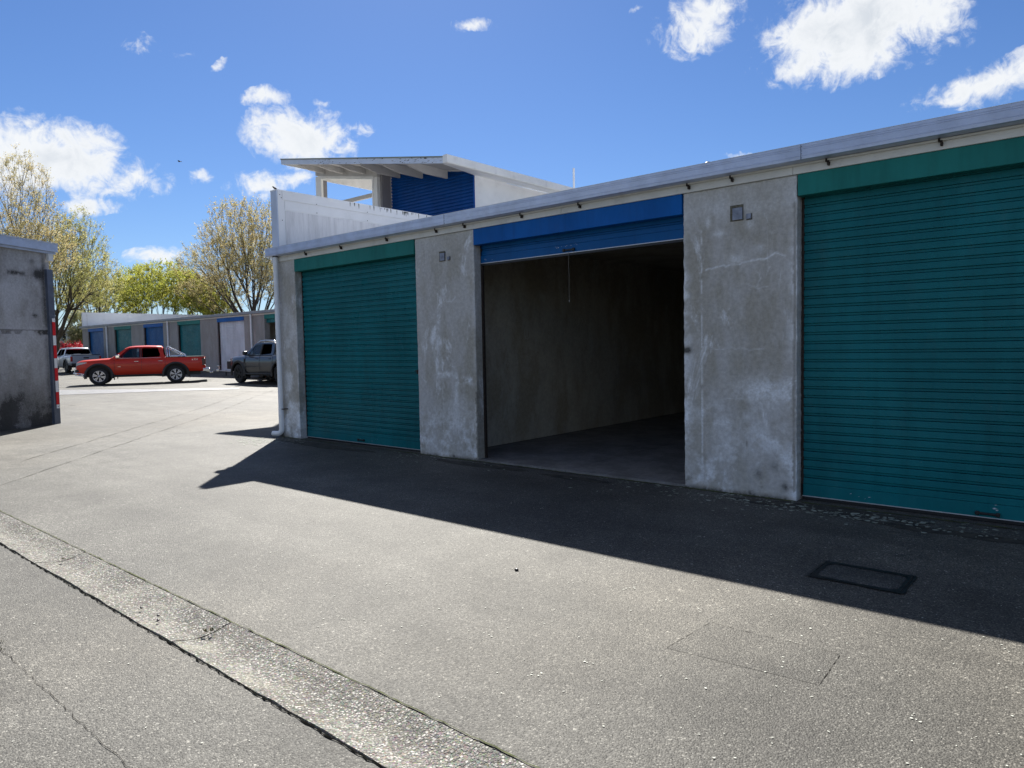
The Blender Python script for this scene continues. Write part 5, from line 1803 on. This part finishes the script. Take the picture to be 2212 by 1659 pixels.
# ---------------------------------------------------------------- trees
def tree(name, base, fork, ells, n, leafmat, label, seed, stems=1, leafn=11, lsize=.075, trunk_r=.22, bf=.85, spread=0.0, up=.5):
    rs = np.random.RandomState(seed)
    A = np.array((.76, .65, 0)); Bv = np.array((-.65, .76, 0))
    root = thing(name, label, 'tree', base, 0)
    fy = base[1]
    nodes, par = [], []
    fk = np.array((fork[0], fy, fork[1]))
    bs = np.array(base)
    if stems == 1:
        for t in np.linspace(0, 1, 9):
            nodes.append(bs + (fk - bs) * t + rs.normal(0, .03, 3) * (t > 0)); par.append(len(nodes) - 2)
        fork_ids = [8]
    else:
        nodes.append(bs); par.append(-1)
        nodes.append(bs + (0, 0, .4)); par.append(0)
        for s_ in range(stems):
            a = 2 * math.pi * s_ / stems + rs.rand()
            tip = fk + np.array((math.cos(a), math.sin(a), 0)) * spread * (.4 + .8 * rs.rand())
            last = 1
            for t in np.linspace(.2, 1, 6):
                nodes.append(nodes[1] + (tip - nodes[1]) * np.array((t ** 1.1, t ** 1.1, t)) + rs.normal(0, .03, 3)); par.append(last); last = len(nodes) - 1
    wts = np.array([e[2] * e[3] for e in ells]); wts = wts / wts.sum()
    pts = []
    for k in rs.choice(len(ells), n, p=wts):
        cx_, cz_, rx, rz_ = ells[k]
        while True:
            d = rs.uniform(-1, 1, 3)
            r_ = np.linalg.norm(d)
            if r_ < 1 and rs.rand() < .25 + .75 * r_ ** 1.5:
                break
        # ragged outline: a few shoots reach further up
        if rs.rand() < .22 and d[2] > 0: d = d * (1 + .16 * rs.rand())
        ry = rx * 1.05
        p = np.array((cx_, fy, cz_)) + A * d[0] * rx + Bv * d[1] * ry + np.array((0, 0, d[2] * rz_))
        pts.append(p)
    pts = np.array(pts)
    root_pt = fk - np.array((0, 0, .6))
    order = np.argsort(np.linalg.norm(pts - root_pt, axis=1))
    NP = np.zeros((n + len(nodes), 3)); NP[:len(nodes)] = nodes
    PL = np.zeros(len(NP)); c = len(nodes)
    for i in range(1, c): PL[i] = PL[par[i]] + np.linalg.norm(NP[i] - NP[par[i]])
    start = 4 if stems == 1 else 2
    par = par + [0] * n
    for k in order:
        p = pts[k]
        dv = p - NP[start:c]
        d = np.linalg.norm(dv, axis=1)
        down = np.clip(-(dv[:, 2]) / (d + 1e-6), 0, 1)
        cost = d * (1 + 1.4 * down) + bf * PL[start:c]
        j = int(np.argmin(cost)) + start
        q = NP[j] + (p - NP[j])
        NP[c] = q; par[c] = j; PL[c] = PL[j] + np.linalg.norm(q - NP[j]); c += 1
    # radii by the pipe model
    load = np.zeros(c)
    kids = np.zeros(c, int)
    for i in range(c): kids[par[i]] += 1 if i else 0
    for i in range(c - 1, 0, -1):
        if load[i] == 0: load[i] = 1
        load[par[i]] += load[i]
    rad = (load / load.max()) ** .55 * trunk_r
    rad = np.maximum(rad, .006)
    # branches
    V, F = [], []
    for i in range(1, c):
        a, b = NP[par[i]], NP[i]
        L = np.linalg.norm(b - a)
        if L < 1e-4: continue
        ra, rb = min(rad[par[i]], rad[i] * 1.35), rad[i]
        ns = 7 if rb > .06 else (4 if rb > .02 else 3)
        # gentle upward bow
        mid = (a + b) / 2 + np.array((0, 0, -1)) * L * .04 + rs.normal(0, L * .02, 3)
        d = (b - a) / L
        o1 = np.cross(d, (0.3, .2, .9)); o1 /= np.linalg.norm(o1) + 1e-9
        o2 = np.cross(d, o1)
        o = len(V)
        for (pp_, rr_) in ((a, ra), (mid, (ra + rb) / 2), (b, rb)):
            for k in range(ns):
                t = 2 * math.pi * k / ns
                V.append(pp_ + (o1 * math.cos(t) + o2 * math.sin(t)) * rr_)
        for s_ in range(2):
            for k in range(ns):
                F.append((o + s_ * ns + k, o + s_ * ns + (k + 1) % ns, o + (s_ + 1) * ns + (k + 1) % ns, o + (s_ + 1) * ns + k))
    # twigs and leaves
    LV = []
    tw = []
    ctr = np.array((np.mean([e[0] for e in ells]), fy, min(e[1] - e[3] for e in ells)))
    for i in range(len(nodes), c):
        if load[i] > 14: continue
        p = NP[i]
        outd = p - ctr; outd /= np.linalg.norm(outd) + 1e-6
        for _ in range(4):
            d = outd * .9 + np.array((0, 0, up)) + rs.normal(0, .45, 3)
            d /= np.linalg.norm(d)
            tw.append((p, p + d * rs.uniform(.25, .75)))
    for a, b in tw:
        d = b - a
        o1 = np.cross(d, (0.3, .2, .9)); o1 = o1 / (np.linalg.norm(o1) + 1e-9) * .006
        o = len(V)
        V += [a - o1, a + o1, b]; F.append((o, o + 1, o + 2))
        V += [a + np.array((0, 0, .008)), a - np.array((0, 0, .008)), b]; F.append((o + 3, o + 4, o + 5))
        m_ = rs.poisson(leafn)
        t = rs.rand(m_, 1) * .95 + .1
        LV.append(a + d * t + rs.normal(0, .05, (m_, 3)))
    mb = MB()
    mb.v = [tuple(v) for v in V]; mb.f = F; mb.sm = [True] * len(F); mb.mi = [0] * len(F)
    mb.build('trunk', M['bark'], root)
    LC = np.concatenate(LV)
    m_ = len(LC)
    u = rs.normal(0, 1, (m_, 3)); u /= np.linalg.norm(u, axis=1)[:, None]
    v = rs.normal(0, 1, (m_, 3)); v -= u * (u * v).sum(1)[:, None]; v /= np.linalg.norm(v, axis=1)[:, None]
    s_ = (lsize * rs.uniform(.55, 1.25, m_))[:, None]
    Q = np.stack([LC - u * s_ * .55, LC - v * s_ * .32, LC + u * s_ * .6, LC + v * s_ * .32], 1).reshape(-1, 3)
    Q = Q - np.array(base)
    me = bpy.data.meshes.new('crown')
    me.vertices.add(len(Q)); me.vertices.foreach_set('co', Q.reshape(-1).astype(np.float32))
    me.loops.add(4 * m_); me.loops.foreach_set('vertex_index', np.arange(4 * m_, dtype=np.int32))
    me.polygons.add(m_); me.polygons.foreach_set('loop_start', np.arange(0, 4 * m_, 4, dtype=np.int32))
    me.materials.append(leafmat)
    me.update(calc_edges=True)
    o = bpy.data.objects.new('crown', me); sc.collection.objects.link(o); o.parent = root
    return root


tree('spring_tree', (-60.99, 9.0, .2), (-59.46, 5.70), [(-58.33, 11.9, 2.0, 3.7), (-53.86, 9.0, 1.7, 2.7), (-63.74, 10.3, 2.2, 3.0), (-61.5, 8.0, 2.8, 1.8), (-56.5, 8.5, 2.6, 1.8)], 1500, M['leaf_buff'],
     'tall spring tree with buff young leaves rising behind the left building', 3, trunk_r=.24, leafn=8.5, lsize=.075)
tree('spring_tree', (-72.84, 15, .37), (-72.32, 4.9), [(-65.45, 9.7, 2.0, 3.7), (-61.79, 7.2, 1.7, 2.1), (-71.29, 8.9, 2.4, 3.9), (-68.5, 6.9, 3.0, 1.7), (-67.6, 10.2, 1.6, 2.6)], 1300, M['leaf_olive'],
     'spreading spring tree with dark forked trunk beside the left building corner', 5, trunk_r=.27, leafn=8.5, lsize=.09)
tree('round_tree', (-94.49, 26, .37), (-93.8, 4.2), [(-94.73, 9.2, 3.4, 2.2), (-88.44, 8.2, 2.7, 2.2), (-98, 7.6, 2.5, 2.0)], 800, M['leaf_olive'],
     'low pale olive tree behind the left end of the far units', 8, stems=5, spread=1.2, trunk_r=.24, leafn=9, lsize=.13)
tree('round_tree', (-73.86, 24, .37), (-72.5, 3.4), [(-75.9, 8.3, 2.5, 2.0), (-70.6, 7.8, 3.4, 2.3), (-66.9, 6.9, 2.3, 2.1), (-78.0, 7.0, 1.6, 1.8)], 1200, M['leaf_lime'],
     'round multi-stemmed tree with bright yellow-green crown above the far units', 12, stems=8, spread=2.6, trunk_r=.2, leafn=11, lsize=.12, up=.25)
tree('round_tree', (-64.0, 24.8, .37), (-64.0, 3.6), [(-64.3, 6.5, 2.1, 1.6), (-62.4, 5.4, 1.5, 1.4)], 420, M['leaf_lime'],
     'small dense yellow-green tree between the round tree and the tall right tree', 15, stems=4, spread=.8, trunk_r=.16, leafn=15, lsize=.11)
tree('spring_tree', (-54.64, 24, .37), (-54.27, 5.0), [(-57.4, 11.2, 2.4, 3.0), (-54.3, 10.3, 2.1, 3.6), (-62.4, 8.7, 2.6, 1.9), (-51.3, 9.2, 1.7, 3.7), (-60.2, 6.5, 3.2, 1.5), (-56, 7.5, 3.0, 2.0), (-59.3, 9.6, 2.8, 2.6), (-50.0, 7.0, 2.2, 2.0)], 2300, M['leaf_buff'],
     'tall fan-shaped spring tree with buff leaves left of the parapet', 22, trunk_r=.33, leafn=8.5, lsize=.085)
tree('blossom_shrub', (-83.59, 20, .37), (-83.3, 2.0), [(-82.4, 4.3, 1.0, 1.6), (-81.6, 3.0, 1.1, 1.3), (-83.4, 2.2, .8, 1.0)], 340, M['leaf_cream'],
     'cream flecked shrub left of the far units end wall', 31, stems=5, spread=.7, trunk_r=.10, leafn=14, lsize=.11)
tree('red_shrub', (-79.8, 18.5, .37), (-79.8, .9), [(-81.5, 1.75, 1.7, .45), (-79.3, 1.85, 1.7, .5), (-77.6, 1.8, 1.1, .45)], 330, M['leaf_red'],
     'row of red flowering shrub showing over the silver pickup', 37, stems=5, spread=1.2, trunk_r=.06, leafn=13, lsize=.10)

# ---------------------------------------------------------------- distant street
hs_ = thing('distant_house', 'distant pink brick house with terracotta roof seen left of the far units', 'house', (-212, 60, .37))
MB().box(-226, -198, 60, 70, .37, 4.2).build('wall', M['brick'], hs_)
MB().prism([(59.3, 4.1), (70.7, 4.1), (65, 6.9)], 'x', -227, -197).build('roof', M['tileroof'], hs_)
for x in (-222, -215, -208, -202):
    MB().box(x, x + 2.2, 59.9, 59.98, 1.4, 3.0).build('window', M['glass_dark'], hs_)
gb = thing('distant_building', 'flat-roofed pale grey building far behind the dark tree trunk', 'building', (-170, 46, .37))
MB().box(-190, -150, 46, 60, .37, 6.3).build('wall', M['concrete_far'], gb)
MB().box(-190.5, -149.5, 45.7, 60.3, 6.3, 7.3).build('parapet', M['white_panel'], gb)
ts = thing('traffic_signal', 'back of a black traffic signal head with a yellow-green sign on its pole', 'traffic signal', (-92.7, 22, .37))
MB().tube([(-92.5, 22, .37), (-92.5, 22, 4.6)], .085, 10).build('pole', M['steelpole'], ts)
MB().bbox(-93.45, -92.85, 21.7, 22.1, 3.1, 4.35, .05).build('signal_head', M['black'], ts)
MB().bbox(-92.95, -92.4, 21.86, 21.9, 2.4, 3.0, .02).build('sign_plate', M['yellow'], ts)
MB().box(-92.86, -92.59, 21.95, 22.05, 3.6, 3.7).build('arm', M['steelpole'], ts)
wl = MB().box(-130, -88.6, 22.8, 23.0, .3, 1.9).build('boundary_wall', M['brick'], loc=(-109, 22.9, .37))
props(wl, 'low distant brick boundary wall behind the red shrub', 'wall')
# line of far trees closing the horizon
mb = MB()
rsx = np.random.RandomState(4)
vs, fs = [], []
cs = []
for k in range(260):
    x = -700 + k * 6.0 + rsx.uniform(-3, 3)
    cs.append((x, 230 + rsx.uniform(-15, 30), rsx.uniform(3, 8)))
for (x, y, h_) in cs:
    m_ = 90
    d = rsx.normal(0, 1, (m_, 3)); d /= np.linalg.norm(d, axis=1)[:, None]; d[:, 2] = np.abs(d[:, 2])
    p = np.array((x, y, .4)) + d * np.array((h_ * .8, h_ * .8, h_)) * rsx.uniform(.6, 1, (m_, 1))
    for q in p:
        s_ = rsx.uniform(.5, 1.1)
        a = rsx.normal(0, 1, 3); a /= np.linalg.norm(a); b = np.cross(a, rsx.normal(0, 1, 3)); b /= np.linalg.norm(b)
        o = len(vs)
        vs += [q - a * s_, q - b * s_, q + a * s_, q + b * s_]; fs.append((o, o + 1, o + 2, o + 3))
mb.v = [tuple(v) for v in vs]; mb.f = fs; mb.sm = [False] * len(fs); mb.mi = [0] * len(fs)
mb.build('far_tree_line', M['leaf_cream'], kind='stuff', label='distant line of trees along the horizon')
